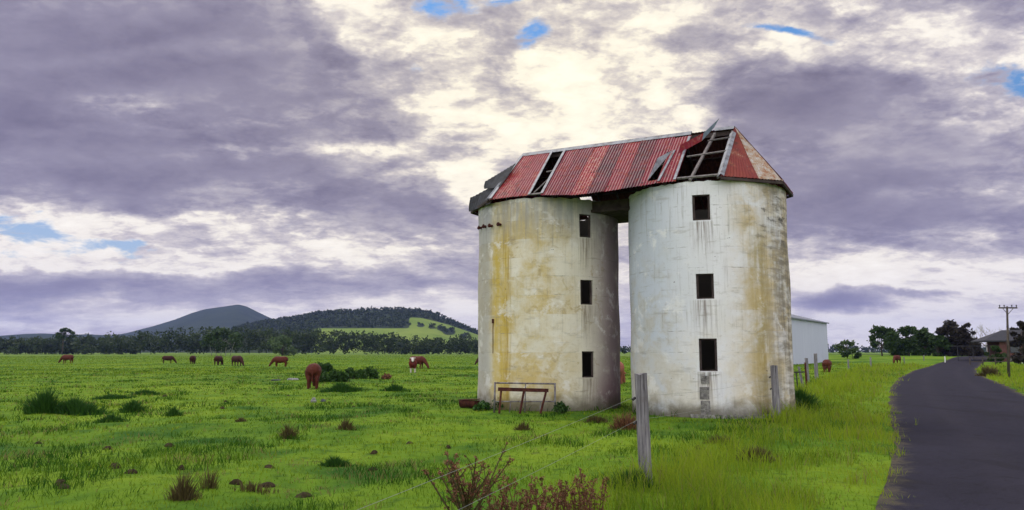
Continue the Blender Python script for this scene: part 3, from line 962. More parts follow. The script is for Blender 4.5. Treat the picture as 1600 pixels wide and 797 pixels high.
def tower(c, wins, mat, rim_jag, seed):
    r = random.Random(seed)
    ops = []
    for x0, y0, x1, y1 in wins:
        a0, zt = cyl_hit(c, x0, y0)
        a1, _ = cyl_hit(c, x1, y0)
        _, zb = cyl_hit(c, (x0 + x1) / 2, y1)
        ops.append((a0, a1, zb, zt))
    A = sorted(set([round(-PI + 2 * PI * i / 120, 5) for i in range(120)] + [round(o[0], 5) for o in ops] + [round(o[1], 5) for o in ops]))
    Z = sorted(set([round(-0.3 + i * 0.29, 4) for i in range(25)] + [SH] + [round(o[2], 4) for o in ops] + [round(o[3], 4) for o in ops]))
    na, nz = len(A), len(Z)
    mb = MB()
    vo, vi = {}, {}
    top_j = [r.uniform(-rim_jag, 0) for _ in A]
    for j, z in enumerate(Z):
        for i, a in enumerate(A):
            zz = z + (top_j[i] if j == nz - 1 else 0)
            wob = 0.012 * math.sin(a * 5 + z * 1.7 + seed) + 0.008 * math.sin(a * 11 - z * 2.9)
            for dct, rr in ((vo, SR + wob), (vi, SR - ST)):
                dct[(i, j)] = len(mb.v)
                mb.v.append((rr * math.sin(a), -rr * math.cos(a), zz))

    def is_open(i, j):
        if not (0 <= j < nz - 1): return False
        a = (A[i] + (A[i + 1] if i + 1 < na else PI)) / 2
        z = (Z[j] + Z[j + 1]) / 2
        return any(o[0] < a < o[1] and o[2] < z < o[3] for o in ops)
    for j in range(nz - 1):
        for i in range(na):
            i2 = (i + 1) % na
            if is_open(i, j): continue
            mb.f.append((vo[i, j], vo[i2, j], vo[i2, j + 1], vo[i, j + 1]))
            mb.f.append((vi[i2, j], vi[i, j], vi[i, j + 1], vi[i2, j + 1]))
            if is_open((i + 1) % na, j): mb.f.append((vo[i2, j], vi[i2, j], vi[i2, j + 1], vo[i2, j + 1]))
            if is_open((i - 1) % na, j): mb.f.append((vi[i, j], vo[i, j], vo[i, j + 1], vi[i, j + 1]))
            if is_open(i, j + 1): mb.f.append((vo[i, j + 1], vo[i2, j + 1], vi[i2, j + 1], vi[i, j + 1]))
            if is_open(i, j - 1): mb.f.append((vi[i, j], vi[i2, j], vo[i2, j], vo[i, j]))
    for i in range(na):
        i2 = (i + 1) % na
        mb.f.append((vo[i, nz - 1], vo[i2, nz - 1], vi[i2, nz - 1], vi[i, nz - 1]))
    o = mb.build('tower', mat, silo, smooth=False, loc=c)
    me = o.data
    for p in me.polygons:
        n = p.normal
        cc = p.center
        rad = Vector((cc.x, cc.y, 0))
        if abs(n.z) < 0.3 and abs(rad.normalized().dot(n)) > 0.97: p.use_smooth = True
    # split normals where the smooth wall meets the reveals
    try:
        me.set_sharp_from_angle(angle=R(35))
    except Exception:
        pass
    # thin timber frames set inside each opening
    for a0, a1, zb, zt in ops:
        f = MB()
        rr = SR - 0.07
        P = lambda a, z: Vector((rr * math.sin(a), -rr * math.cos(a), z))
        t = 0.03
        e = 0.012
        f.bar(P(a0 + e, zb + 0.003), P(a0 + e, zt - 0.003), t, 0.06)
        f.bar(P(a1 - e, zb + 0.003), P(a1 - e, zt - 0.003), t, 0.06)
        f.bar(P(a0 + 2 * e, zt - 0.02), P(a1 - 2 * e, zt - 0.02), 0.06, t)
        f.bar(P(a0 + 2 * e, zb + 0.02), P(a1 - 2 * e, zb + 0.02), 0.06, t)
        f.build('window_frame', M['darkwood'], o)
    return o, ops


WL = [(905, 334, 923.5, 371), (907, 437, 926, 476), (909, 549, 928, 590)]
WR = [(1081, 305, 1109, 344), (1087, 428, 1115, 467), (1091.5, 529, 1120, 580)]
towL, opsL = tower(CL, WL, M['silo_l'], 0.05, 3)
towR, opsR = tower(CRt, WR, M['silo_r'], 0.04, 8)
towL['label'] = 'ochre stained left silo tower with yellow streaks'
towR['label'] = 'whiter right silo tower with grey mould on its right side'


def wall_panel(name, tow, a0, a1, z0, z1, proud, mat, jag=0.0, seed=1):
    r = random.Random(seed)
    mb = MB()
    n = max(3, int((a1 - a0) / 0.03))
    m = max(2, int((z1 - z0) / 0.12))
    g_ = {}
    for lay, rr in ((0, SR + proud), (1, SR - 0.05)):
        for j in range(m + 1):
            for i in range(n + 1):
                a = a0 + (a1 - a0) * i / n
                z = z0 + (z1 - z0) * j / m
                if jag and lay == 0: a += r.uniform(-jag, jag) * (i in (0, n)); z += r.uniform(-jag, jag) * (j in (0, m))
                g_[lay, i, j] = len(mb.v)
                q = rr + (r.uniform(-0.006, 0.006) if lay == 0 else 0)
                mb.v.append((q * math.sin(a), -q * math.cos(a), z))
    for j in range(m):
        for i in range(n):
            mb.f.append((g_[0, i, j], g_[0, i + 1, j], g_[0, i + 1, j + 1], g_[0, i, j + 1]))
    for i in range(n):
        mb.f.append((g_[0, i, m], g_[0, i + 1, m], g_[1, i + 1, m], g_[1, i, m]))
        mb.f.append((g_[1, i, 0], g_[1, i + 1, 0], g_[0, i + 1, 0], g_[0, i, 0]))
    for j in range(m):
        mb.f.append((g_[1, 0, j], g_[0, 0, j], g_[0, 0, j + 1], g_[1, 0, j + 1]))
        mb.f.append((g_[0, n, j], g_[1, n, j], g_[1, n, j + 1], g_[0, n, j + 1]))
    return mb.build(name, mat, tow)


# bricked-up hatch blocks below the lowest opening of the right silo
a0, a1, zb, zt = opsR[2]
wall_panel('concrete_block', towR, a0 + 0.012, a0 + 0.105, zb - 0.36, zb - 0.13, 0.03, M['block'], 0.004, 2)
wall_panel('concrete_block', towR, a0 - 0.005, a0 + 0.10, zb - 0.80, zb - 0.45, 0.034, M['block'], 0.004, 5)
wall_panel('concrete_block', towR, a0 + 0.005, a0 + 0.11, -0.05, zb - 0.84, 0.03, M['block'], 0.004, 6)
wall_panel('sill', towR, a0 - 0.01, a1 + 0.01, zb - 0.10, zb - 0.004, 0.03, M['silo_r'], 0.002, 7)
wall_panel('plinth', towR, R(-28), R(30), -0.1, 0.10, 0.10, M['block'], 0.0, 9)
# iron bolts near the top of the left silo
for px, py in ((753, 356), (760, 354), (769, 353), (782, 351)):
    a, z = cyl_hit(CL, px, py)
    b = MB()
    b.tube([((SR - 0.02) * math.sin(a), -(SR - 0.02) * math.cos(a), z), ((SR + 0.16) * math.sin(a), -(SR + 0.16) * math.cos(a), z - 0.02)], 0.045, 7)
    b.tube([((SR + 0.10) * math.sin(a), -(SR + 0.10) * math.cos(a), z), ((SR + 0.13) * math.sin(a), -(SR + 0.13) * math.cos(a), z)], 0.075, 6)
    b.build('bolt', M['rust'], towL)
# a vertical conduit stub and cracks on the left silo
a, z = cyl_hit(CL, 771, 505)
b = MB(); b.tube([((SR + 0.02) * math.sin(a), -(SR + 0.02) * math.cos(a), z - 1.0), ((SR + 0.02) * math.sin(a), -(SR + 0.02) * math.cos(a), z)], [0.010, 0.012], 5)
b.tube([((SR + 0.02) * math.sin(a), -(SR + 0.02) * math.cos(a), z), ((SR + 0.02) * math.sin(a), -(SR + 0.02) * math.cos(a), z + 0.14)], 0.04, 6)
b.build('conduit', M['rust'], towL)

# ---- roof: ridge, semi-octagonal eaves
WO, TAN = 2.58, 2.58 * math.tan(PI / 8)
ZE, ZR = 6.98, 9.12
RX0, RX1 = -1.01, AX + 1.03


def rp(s, w, z):                                # roof coordinates -> world
    p = CL + U * s + N * w
    return Vector((p.x, p.y, z))


def front(s, t):                                # t 0 eave .. 1 ridge on the front slope
    return rp(s, WO * (1 - t), ZE + (ZR - ZE) * t)


def back(s, t):
    return rp(s, -WO * (1 - t), ZE + (ZR - ZE) * t)


def S_at(px, py, t):
    """s of the roof point at height t on the front slope seen at px"""
    best, bs = 1e9, 0
    for i in range(1200):
        s = -1.2 + i * 0.0075
        p = front(s, t)
        y = p.y; xr, yr, zr = ray(px, py)
        # project p
        zc = p.y * math.cos(PITCH) + (p.z - EYE) * math.sin(PITCH)
        q = CX + F_PX * p.x / zc
        if abs(q - px) < best: best, bs = abs(q - px), s
    return bs


e0, e1, e2 = S_at(765, 316, 0), S_at(828, 310, 0), S_at(846, 308, 0)
t0, t1, t2 = S_at(817, 243, 1), S_at(865, 238, 1), S_at(884, 235, 1)
eE, tE = S_at(1056, 282, 0), S_at(1080, 209, 0.93)
frame = MB()
slope_n = (front(0, 0) - front(0, 1)).cross(U).normalized()
if slope_n.z < 0: slope_n = -slope_n
dn = slope_n * -0.07
bn = Vector((slope_n.x, slope_n.y, slope_n.z))
# rafters
raf = [-1.0, 1.3, 2.05, 2.85, 3.6, 4.4, 5.05]
for s in raf:
    frame.bar(front(s, 0.0) + dn, front(s, 0.985) + dn, 0.05, 0.09, up=slope_n)
    bdn = Vector((0, 0, -0.09))
    frame.bar(back(s, 0.0) + bdn, back(s, 0.985) + bdn, 0.05, 0.09)
frame.bar(rp(RX0 + 0.02, 0, ZR - 0.14), rp(RX1 - 0.02, 0, ZR - 0.14), 0.05, 0.15)
for t in (0.02, 0.36, 0.68):
    frame.bar(front(-1.02, t) + slope_n * 0.008, front(e1 + (t1 - e1) * t - 0.02, t) + slope_n * 0.008, 0.06, 0.03, up=slope_n)
    frame.bar(front(e2 + (t2 - e2) * t + 0.02, t) + slope_n * 0.008, front(5.15, t) + slope_n * 0.008, 0.06, 0.03, up=slope_n)
    frame.bar(back(-1.02, t) + Vector((0, 0, -0.03)), back(AX + 1.02, t) + Vector((0, 0, -0.03)), 0.07, 0.035)
# tie beams and wall plates
for s in (-1.2, 0.0, 1.2, AX - 1.2, AX, AX + 1.2):
    ww = math.sqrt(max(SR ** 2 - (min(abs(s), abs(s - AX))) ** 2, 0.1)) - 0.1
    frame.bar(rp(s, -ww, SH - 0.0), rp(s, ww, SH - 0.0), 0.09, 0.10)
roof = frame.build('roof', M['darkwood'], silo)

# hip rafters and the corners of both ends
EC = {}
for nm, c0, sg in (('L', 0.0, -1), ('R', AX, 1)):
    EC[nm] = [rp(c0 + sg * TAN, WO, ZE), rp(c0 + sg * WO, TAN, ZE), rp(c0 + sg * WO, -TAN, ZE), rp(c0 + sg * TAN, -WO, ZE)]
AP = {'L': rp(RX0, 0, ZR), 'R': rp(RX1, 0, ZR)}
for nm in 'LR':
    for p in EC[nm]:
        k = MB(); k.bar(p + Vector((0, 0, -0.07)), AP[nm] + Vector((0, 0, -0.10)), 0.05, 0.10); k.build('hip_rafter', M['darkwood'], roof)
    for i in range(3):
        k = MB(); k.bar(EC[nm][i] + Vector((0, 0, -0.05)), EC[nm][i + 1] + Vector((0, 0, -0.05)), 0.06, 0.08); k.build('eave_plate', M['darkwood'], roof)


def sheet(name, a, b, c, d, mat, nc=None, amp=0.010, lift=0.03, seed=0, rows=7, warp=0.012, cut=None, label=None, tone=0.4):
    """corrugated sheet a-b along the eave, d-c along the top; local origin at a"""
    r = random.Random(seed)
    a, b, c, d = map(Vector, (a, b, c, d))
    nrm = (b - a).cross(d - a).normalized()
    if nrm.z < 0: nrm = -nrm
    wid = max((b - a).length, (c - d).length)
    nc = nc or max(2, round(wid / 0.105))
    cols = nc * 6
    mb = MB()
    id_ = {}
    ph = r.uniform(0, 6)
    for lay in (0, 1):
        for j in range(rows + 1):
            v = j / rows
            for i in range(cols + 1):
                u = i / cols
                p = (a.lerp(b, u)).lerp(d.lerp(c, u), v)
                off = lift + amp * math.sin(2 * PI * nc * u) + warp * math.sin(v * 5 + ph) * (u - 0.5) * 2 + (warp * 0.8 * r.uniform(-1, 1) if j in (0,) else 0) - lay * 0.005
                if j == 0: p = p - (d - a).normalized() * r.uniform(0, 0.012)
                id_[lay, i, j] = len(mb.v)
                mb.v.append(tuple(p + nrm * off - a))
    for j in range(rows):
        for i in range(cols):
            if cut and cut((i + .5) / cols, (j + .5) / rows): continue
            mb.f.append((id_[0, i, j], id_[0, i + 1, j], id_[0, i + 1, j + 1], id_[0, i, j + 1]))
            mb.f.append((id_[1, i, j + 1], id_[1, i + 1, j + 1], id_[1, i + 1, j], id_[1, i, j]))
    o = mb.build(name, mat, roof, smooth=True, loc=a)
    tn = o.data.attributes.new('tone', 'FLOAT', 'POINT')
    tn.data.foreach_set('value', [tone] * len(o.data.vertices))
    if label: o['label'] = label
    return o


# two sheets left of the gap
em, tm = (e0 + e1) / 2, (t0 + t1) / 2
sheet('roofing_sheet', front(e0, 0), front(em, 0), front(tm, 1), front(t0, 1), M['redroof'], seed=1, tone=.75)
sheet('roofing_sheet', front(em, 0), front(e1, 0), front(t1, 1), front(tm, 1), M['redroof'], seed=2, lift=0.036, tone=.62)
ns = 8
SAG = (.0, .03, .065, .07, .06, .045, .02, .0, .0)
TONES = (.46, .34, .82, .16, .58, .12, .52, .62)
for i in range(ns):
    u0, u1 = i / ns, (i + 1) / ns
    ea, eb = e2 + (eE - e2) * u0, e2 + (eE - e2) * u1 + 0.02
    ta, tb = t2 + (tE - t2) * u0, t2 + (tE - t2) * u1 + 0.02
    top = 1.0
    cut = None
    if i == 6:
        cut = lambda u, v: 0.40 < u < 0.92 and 0.05 < v < 0.62 and v < (u - 0.40) * 1.25 + 0.06
    if i == 7: top = 0.93
    sheet('roofing_sheet', front(ea, -0.02 - SAG[i]), front(eb, -0.02 - SAG[i + 1]), front(tb, top), front(ta, top), M['redroof'], seed=10 + i, lift=0.03 + 0.006 * (i % 2), cut=cut, rows=16 if cut else 7, tone=TONES[i])
# curled flap beside the torn hole
ef = e2 + (eE - e2) * (6.40 / 8)
fl = MB()
p0, p1, p2 = front(ef, 0.03) + slope_n * 0.06, front(ef + 0.42, 0.60) + slope_n * 0.10, front(ef + 0.12, 0.36) + slope_n * 0.26
fl.add([p0, p1, p2, p0 - slope_n * .006, p1 - slope_n * .006, p2 - slope_n * .006], [(0, 1, 2), (5, 4, 3), (0, 2, 5, 3), (2, 1, 4, 5), (1, 0, 3, 4)])
fl.build('torn_flap', M['galv'], roof)
# pale battens showing along sheet edges
for ea, ta, w_ in ((e0 + 0.03, t0 + 0.03, 0.09), (e1 - 0.02, t1 - 0.02, 0.08), (e2 + 0.02, t2 + 0.02, 0.09), (eE - 0.03, tE - 0.03, 0.08)):
    k = MB(); k.bar(front(ea, 0.0) + slope_n * 0.058, front(ta, 0.97 if ea < 4 else 0.9) + slope_n * 0.058, w_, 0.02, up=slope_n)
    k.build('cover_strip', M['galv'], roof)
k = MB(); k.bar(front(ef + 0.36, 0.0) + slope_n * 0.062, front(ef + 0.46, 0.62) + slope_n * 0.062, 0.07, 0.02, up=slope_n)
k.build('cover_strip', M['galv'], roof)
# pale purlins and rafters showing in the stripped bay
def stick(name, a, b, w, h, mat):
    k = MB(); k.bar(a, b, w, h, up=slope_n); return k.build(name, M[mat], roof)


stick('purlin', front(eE + 0.02, 0.04) + slope_n * 0.012, front(AX + 1.0, 0.03) + slope_n * 0.012, 0.07, 0.05, 'batten')
stick('purlin', front(eE + 0.05, 0.47) + slope_n * 0.012, front(AX + 1.0, 0.50) + slope_n * 0.012, 0.055, 0.04, 'batten')
stick('purlin', front(eE + 0.55, 0.77) + slope_n * 0.012, front(AX + 1.0, 0.79) + slope_n * 0.012, 0.05, 0.04, 'darkpale')
stick('rafter', front(eE + 0.42, 0.0) + slope_n * -0.03, front(eE + .68, 0.95) + slope_n * -0.03, 0.075, 0.07, 'batten')
stick('rafter', front(AX + .98, 0.0) + slope_n * -0.03, front(AX + .98, 0.95) + slope_n * -0.03, 0.06, 0.07, 'darkpale')
stick('purlin', front(e1 + 0.02, 0.5) + slope_n * 0.012, front(e2 + .05, 0.52) + slope_n * 0.012, 0.05, 0.03, 'batten')
stick('purlin', front(e1 - 0.02, 0.02) + slope_n * 0.02, front(e2 + 0.05, 0.02) + slope_n * 0.02, 0.08, 0.03, 'batten')
stick('rafter', front(e1 + 0.10, 0.04) + slope_n * 0.03, front(e1 + 0.30, 0.34) + slope_n * 0.01, 0.03, 0.03, 'batten')
# back slope, one bay open; dark rust colour paints in the shade inside
bs_ = [-1.03, -0.2, 0.52, 1.0, 1.75, 2.5, 3.3, 4.1, 4.9, 5.7, AX + 1.03]
for i in range(10):
    if i == 2:
        sheet('roofing_sheet', back(bs_[i], .33), back(bs_[i + 1] + 0.02, .33), back(bs_[i + 1] + 0.02, 0.97), back(bs_[i], 0.97), M['rust'], seed=40 + i)  # dark rust colour paints in the shade inside
        continue
    t_ = 0.86 if i == 0 else 1.0
    sheet('roofing_sheet', back(bs_[i], 0), back(bs_[i + 1] + 0.02, 0), back(bs_[i + 1] + 0.02, 1), back(bs_[i], 1), M['rust'], seed=40 + i)  # dark rust colour paints in the shade inside
# right hip: rusty front facet, dark end facet, back facet
hm_ = EC['R'][0].lerp(EC['R'][1], .60)
sheet('roofing_sheet', EC['R'][0], hm_, AP['R'], AP['R'] - U * 0.03, M['hiproof'], nc=11, seed=60, lift=0.03, label='rust orange hip sheet', tone=.5)
sheet('roofing_sheet', hm_, EC['R'][1], AP['R'] + U * .02, AP['R'] - U * .01, M['hippale'], nc=8, seed=67, lift=0.036, label='flaking grey and tan hip sheet', tone=.5)
sheet('roofing_sheet', EC['R'][1], EC['R'][2], AP['R'], AP['R'], M['redroof'], nc=18, seed=61, lift=0.03)
sheet('roofing_sheet', EC['R'][2], EC['R'][3], AP['R'], AP['R'], M['redroof'], nc=18, seed=62, lift=0.03)
# left hip: lifted, slipped sheets
A_, B_, C_, D_ = EC['L']
ap = AP['L']
sheet('roofing_sheet', at(733, 331, 27.3), at(767, 318, 25.75), at(789, 288, 26.2), at(735, 309, 27.4), M['galvshade'], nc=12, seed=63, lift=0.02, label='slipped grey sheet over the left eave')
sheet('roofing_sheet', at(738, 318, 27.5), at(770, 300, 26.6), at(790, 280, 26.6), at(744, 306, 27.6), M['galvshade'], nc=8, seed=70, lift=0.02, label='second slipped grey sheet behind the left eave')
sheet('roofing_sheet', at(757, 295, 27.0), at(780, 293, 26.0), at(808, 255, 26.9), at(758, 284, 27.1), M['galvshade'], nc=10, seed=64, lift=0.02, label='lifted grey sheet on the left hip')
sheet('roofing_sheet', C_, B_, ap, ap, M['redroof'], nc=18, seed=65, lift=0.02)
sheet('roofing_sheet', D_, C_, ap, ap, M['redroof'], nc=18, seed=66, lift=0.02)
# hip cappings and ridge capping
def capping(name, p, q, w, mat, side):
    mb = MB()
    d = (q - p).normalized()
    sd = d.cross(Vector((0, 0, 1))).normalized()
    vs = []
    for pt in (p, q):
        vs += [pt + sd * w + Vector((0, 0, -w * side)), pt + Vector((0, 0, 0.03)), pt - sd * w + Vector((0, 0, -w * side))]
        vs += [v + Vector((0, 0, -0.006)) for v in vs[-3:]]
    mb.add(vs, [(0, 1, 7, 6), (1, 2, 8, 7), (3, 9, 10, 4), (4, 10, 11, 5), (0, 3, 4, 1), (1, 4, 5, 2), (6, 7, 10, 9), (7, 8, 11, 10), (0, 6, 9, 3), (2, 5, 11, 8)])
    return mb.build(name, mat, roof)


capping('ridge_cap', rp(RX0, 0, ZR + 0.06), rp(tE - 0.02, 0, ZR + 0.06), 0.15, M['galv'], 0.80)
capping('ridge_cap', rp(tE + 0.75, 0, ZR + 0.06), rp(RX1, 0, ZR + 0.055), 0.12, M['galv'], 0.80)
capping('hip_cap', EC['R'][0] + Vector((0, 0, .06)), AP['R'].lerp(EC['R'][0], .12) + Vector((0, 0, .05)), 0.10, M['galv'], 0.5)
capping('hip_cap', EC['R'][1] + Vector((0, 0, .05)), AP['R'].lerp(EC['R'][1], .03) + Vector((0, 0, .05)), 0.08, M['rust'], 0.5)
capping('hip_cap', EC['R'][2] + Vector((0, 0, .05)), AP['R'] + Vector((0, 0, .05)), 0.07, M['darkwood'], 0.5)
capping('hip_cap', EC['L'][0] + Vector((0, 0, .06)), AP['L'].lerp(EC['L'][0], .03) + Vector((0, 0, .06)), 0.08, M['galv'], 0.5)
# loose twisted sheet standing up over the ridge
ls = MB()
cl_ = [at(1062, 233, front(tE, .6).y - 0.10), at(1098, 214, front(tE + .5, .8).y - 0.12), at(1120, 192, front(tE + .7, 1).y - 0.10)]
wv = [Vector((0.02, 0, 0.14)), Vector((0.03, 0, 0.13)), Vector((0.10, 0.03, 0.17))]
v_ = []
for q in range(13):
    t = q / 12 * 2
    i = min(int(t), 1); f_ = t - i
    p = cl_[i].lerp(cl_[i + 1], f_); w_ = wv[i].lerp(wv[i + 1], f_)
    for k_ in range(9):
        v_.append(p + w_ * (k_ / 4 - 1) + Vector((0, -1, 0.3)).normalized() * (0.012 * math.sin(k_ * PI * 1.0)))
for lo_, hi_, mt_, lb_ in ((0, 7, 'redroof', 'torn red sheet lying across the open bay'), (6, 13, 'bluegrey', 'blue grey bent end standing above the ridge')):
    m_ = hi_ - lo_
    o = MB(); o.add(v_[lo_ * 9:hi_ * 9], [(i * 9 + k_, i * 9 + k_ + 1, (i + 1) * 9 + k_ + 1, (i + 1) * 9 + k_) for i in range(m_ - 1) for k_ in range(8)])
    o = o.build('loose_sheet', M[mt_], roof); o['label'] = lb_
    tn = o.data.attributes.new('tone', 'FLOAT', 'POINT'); tn.data.foreach_set('value', [.7] * len(o.data.vertices))
# bridging floor between the two towers
br = MB()
br.box(CL.lerp(CRt, 0.5) + Vector((0, 0, 6.55)), (1.75, 2.5, 0.10), Matrix.Rotation(math.atan2(U.y, U.x), 3, 'Z'))
ang = Matrix.Rotation(math.atan2(U.y, U.x), 3, 'Z')
for w_ in (-1.1, 0.0, 1.15):
    br.box(CL.lerp(CRt, 0.5) + N * w_ + Vector((0, 0, 6.74)), (1.9, 0.10, 0.26), ang)
br.build('bridging_floor', M['darkwood'], silo)

# ------------------------------------------------------------------ yard objects by the silos
def gate_rack():
    c = at(820, 640, CL.y - 2.95)
    z0 = tz(c.x, c.y)
    root = empty('feed_rack', (c.x, c.y, z0))
    tag(root, 'rusty pipe hay rack with a plank rail leaning by the left silo', 'feed rack')
    sc = c.y / F_PX
    hw = 47 * sc
    H = 46 * sc
    f = MB()
    f.tube([(-hw, 0.10, 0), (-hw + .02, 0.14, H)], 0.031, 8)
    f.tube([(hw, 0.10, 0), (hw, 0.16, H - .02)], 0.031, 8)
    f.tube([(0.0, 0.10, 0), (0.03, 0.15, H - .02)], 0.018, 8)
    f.tube([(-hw, 0.15, H - .02), (hw, 0.15, H - 0.05)], 0.026, 8)
    f.tube([(-hw, 0.12, H * .36), (hw, 0.12, H * .36)], 0.021, 8)
    f.tube([(-hw * .5, 0.10, 0), (-hw * .46, 0.14, H * .36)], 0.015, 6)
    f.tube([(hw * .5, 0.10, 0), (hw * .52, 0.14, H * .36)], 0.015, 6)
    f.build('frame', M['pipe'], root, smooth=True)
    r_ = MB(); r_.bar((-hw + .12, -0.18, H - .20), (hw - .22, -0.18, H - .24), 0.07, 0.11)
    r_.build('rail', M['rust'], root)
    for xa, xb in ((-hw + .22, -hw + .16), (-.02, -.16), (hw - .28, hw - .48)):
        l_ = MB(); l_.bar((xa, -0.16, H - .22), (xb, -0.30, 0), 0.05, 0.05)
        l_.build('leg', M['rust'], root)


gate_rack()


def trough():
    p = spot(733, 638)
    root = empty('feed_trough', p, R(-20))
    root.scale = (.72, .72, .85)
    tag(root, 'dark rusty trough lying on the grass at the foot of the left silo', 'trough')
    n = 12
    sec = [(math.cos(PI + PI * i / (n - 1)) * 0.27, 0.30 + math.sin(PI + PI * i / (n - 1)) * 0.29) for i in range(n)]
    inn = [(x * .92, .30 + (z - .30) * .92) for x, z in sec][::-1]
    pr = sec + inn
    vs = [(x, y, z) for y in (-0.42, 0.42) for x, z in pr]
    m_ = len(pr)
    fs = [(i, (i + 1) % m_, m_ + (i + 1) % m_, m_ + i) for i in range(m_)]
    mb = MB(); mb.add(vs, fs)
    for y0 in (-0.42, 0.40):
        vv = [(x, y0, z) for x, z in sec] + [(x, y0 + 0.02, z) for x, z in sec]
        mb.add(vv, [tuple(range(n))[::-1], tuple(range(n, 2 * n))] + [(i, i + 1, n + i + 1, n + i) for i in range(n - 1)])
    o = mb.build('basin', M['rust'], root); o.rotation_euler = (0, 0, PI / 2)
    l_ = MB(); l_.bar((-0.5, 0.0, 0.32), (0.48, 0.06, 0.36), 0.36, 0.03); l_.build('cover_board', M['rust'], root)


trough()


def post_mesh(h, w, lean=(0, 0), seed=0, rough=True, taper=0.92, sides=10):
    r = random.Random(seed)
    mb = MB()
    n, m_ = sides, 12
    prof = [0.88 + 0.16 * r.random() for _ in range(n)]
    for j in range(m_ + 1):
        t = j / m_
        z = -0.15 + (h + 0.15) * t
        for i in range(n):
            a = 2 * PI * i / n
            rr = w / 2 * prof[i] * (1 - (1 - taper) * t) * (1 + 0.03 * r.uniform(-1, 1))
            sq = 1 / max(abs(math.cos(a)), abs(math.sin(a))) ** 0.6
            zz = z + (r.uniform(-0.02, 0.015) if j == m_ else 0)
            mb.v.append((rr * sq * math.cos(a) + lean[0] * t, rr * sq * math.sin(a) + lean[1] * t, zz))
    for j in range(m_):
        for i in range(n):
            i2 = (i + 1) % n
            mb.f.append((j * n + i, j * n + i2, (j + 1) * n + i2, (j + 1) * n + i))
    mb.f.append(tuple(m_ * n + i for i in range(n)))
    return mb


fence = empty('wire_fence', (1.86, 10.96, 0))
tag(fence, 'two strand wire fence with weathered split timber posts beside the road verge', 'fence')
fl_ = Vector((1.86, 10.96, 0))


def fpost(x, y, h, w, lean, seed, mat, label=None):
    z = tz(x, y)
    o = post_mesh(h, w, lean, seed).build('post', mat, fence, loc=Vector((x, y, z)) - fl_)
    if label: o['label'] = label
    return o


p1 = fpost(1.86, 10.96, 1.52, 0.20, (-0.045, 0.0), 4, M['timber'], 'nearest thick grey split post')
p2 = fpost(7.49, 22.1, 1.50, 0.20, (-0.03, 0), 5, M['timber'], 'grey post in front of the right silo')
for po, zs, x_ in ((p1, (1.19, 0.86), -0.115), (p2, (1.19, 0.86), -0.13)):
    for z_ in zs:
        b = MB(); b.tube([(x_ + .02 - 0.05 * z_ / 1.5, -0.03, z_), (x_ - 0.02 - 0.05 * z_ / 1.5, -0.05, z_ - .03)], 0.02, 6); b.build('staple', M['black'], po)
far_posts = [(1263, 598, 36, .20, (-.06, 0)), (1276, 594, 38, .24, (0, 0)), (1326, 578, 14, .16, (0, 0)), (1361, 575, 15, .18, (0, 0)), (1413, 569, 9, .16, (0, 0)), (1444, 567.5, 8, .16, (0, 0))]
FP = []
for i, (px, py, hp, w_, ln) in enumerate(far_posts):
    x_, y_ = gnd(px, py)
    fpost(x_, y_, hp * y_ / F_PX + 0.1, w_, ln, 20 + i, M['timber'])
    FP.append((x_, y_))
wb = MB()
path = [(-2.5, 1.5), (1.86 - .10, 10.96), (7.49 - .12, 22.1), FP[0], FP[2], FP[3], FP[4]]
for z_start, zz in ((0.78, 1.19), (0.50, 0.86)):
    pts = []
    for i in range(len(path) - 1):
        (xa, ya), (xb, yb) = path[i], path[i + 1]
        za = tz(xa, ya) + (z_start if i == 0 else zz); zb_ = tz(xb, yb) + zz
        for k_ in range(10):
            t = k_ / 10
            pts.append((xa + (xb - xa) * t, ya + (yb - ya) * t, za + (zb_ - za) * t - 0.10 * 4 * t * (1 - t) * (0.25 if i == 0 else 1)))
    pts.append((*path[-1], tz(*path[-1]) + zz))
    wb.tube([Vector(p) - fl_ for p in pts], 0.0018, 4, cap=False)
wb.build('wire', M['wire'], fence)

# odd leaning posts and a black rail beside the fence
x_, y_ = gnd(1247, 612)
rail = empty('rail_stand', (x_, y_, tz(x_, y_)))
tag(rail, 'black steel upright with a short crossbar right of the right silo', 'rail stand')
b = MB(); b.bar((-.06, 0, 0.95), (0.03, 0, -0.1), 0.05, 0.05); b.build('upright', M['black'], rail)
b = MB(); b.bar((-.30, 0, 0.97), (0.34, 0, 0.985), 0.06, 0.06); b.build('crossbar', M['black'], rail)
for px, py, hh, ln, mt, lab, sd_ in ((1256, 606, 1.15, (-.22, 0), 'timber', 'pale grey leaning post just right of the black rail', 1),
                                 (1261, 608, 1.35, (-.04, 0), 'rust', 'thin reddish brown stake leaning between grey posts', 2)):
    x_, y_ = gnd(px, py)
    tag(post_mesh(hh, 0.13 if mt == 'timber' else 0.09, ln, 60 + sd_).build('leaning_stake', M[mt], None, loc=(x_, y_, tz(x_, y_))), lab, 'stake')

# white guide posts along the bend
for px, py, lab in ((1477, 565, 'white guide marker on the left verge of the bend'), (1592, 566, 'white marker beside the brick house at the right edge, left of two'), (1598, 566, 'white marker at the very right edge, right of two')):
    x_, y_ = gnd(px, py + 4)
    z_ = tz(x_, y_)
    h_ = EYE - z_ + (HOR - (py - 9)) * y_ / F_PX
    b = MB(); b.box((0, 0, 0.5), (0.15, 0.08, 1.0), taper=0.9); b.tube([(0, 0, 1.0), (0, 0, 1.06)], [0.06, 0.03], 8)
    o = b.build('road_marker', M['white'], None, loc=(x_, y_, z_ - 0.05))
    tag(o, lab, 'road marker', 'white road markers at the bend')

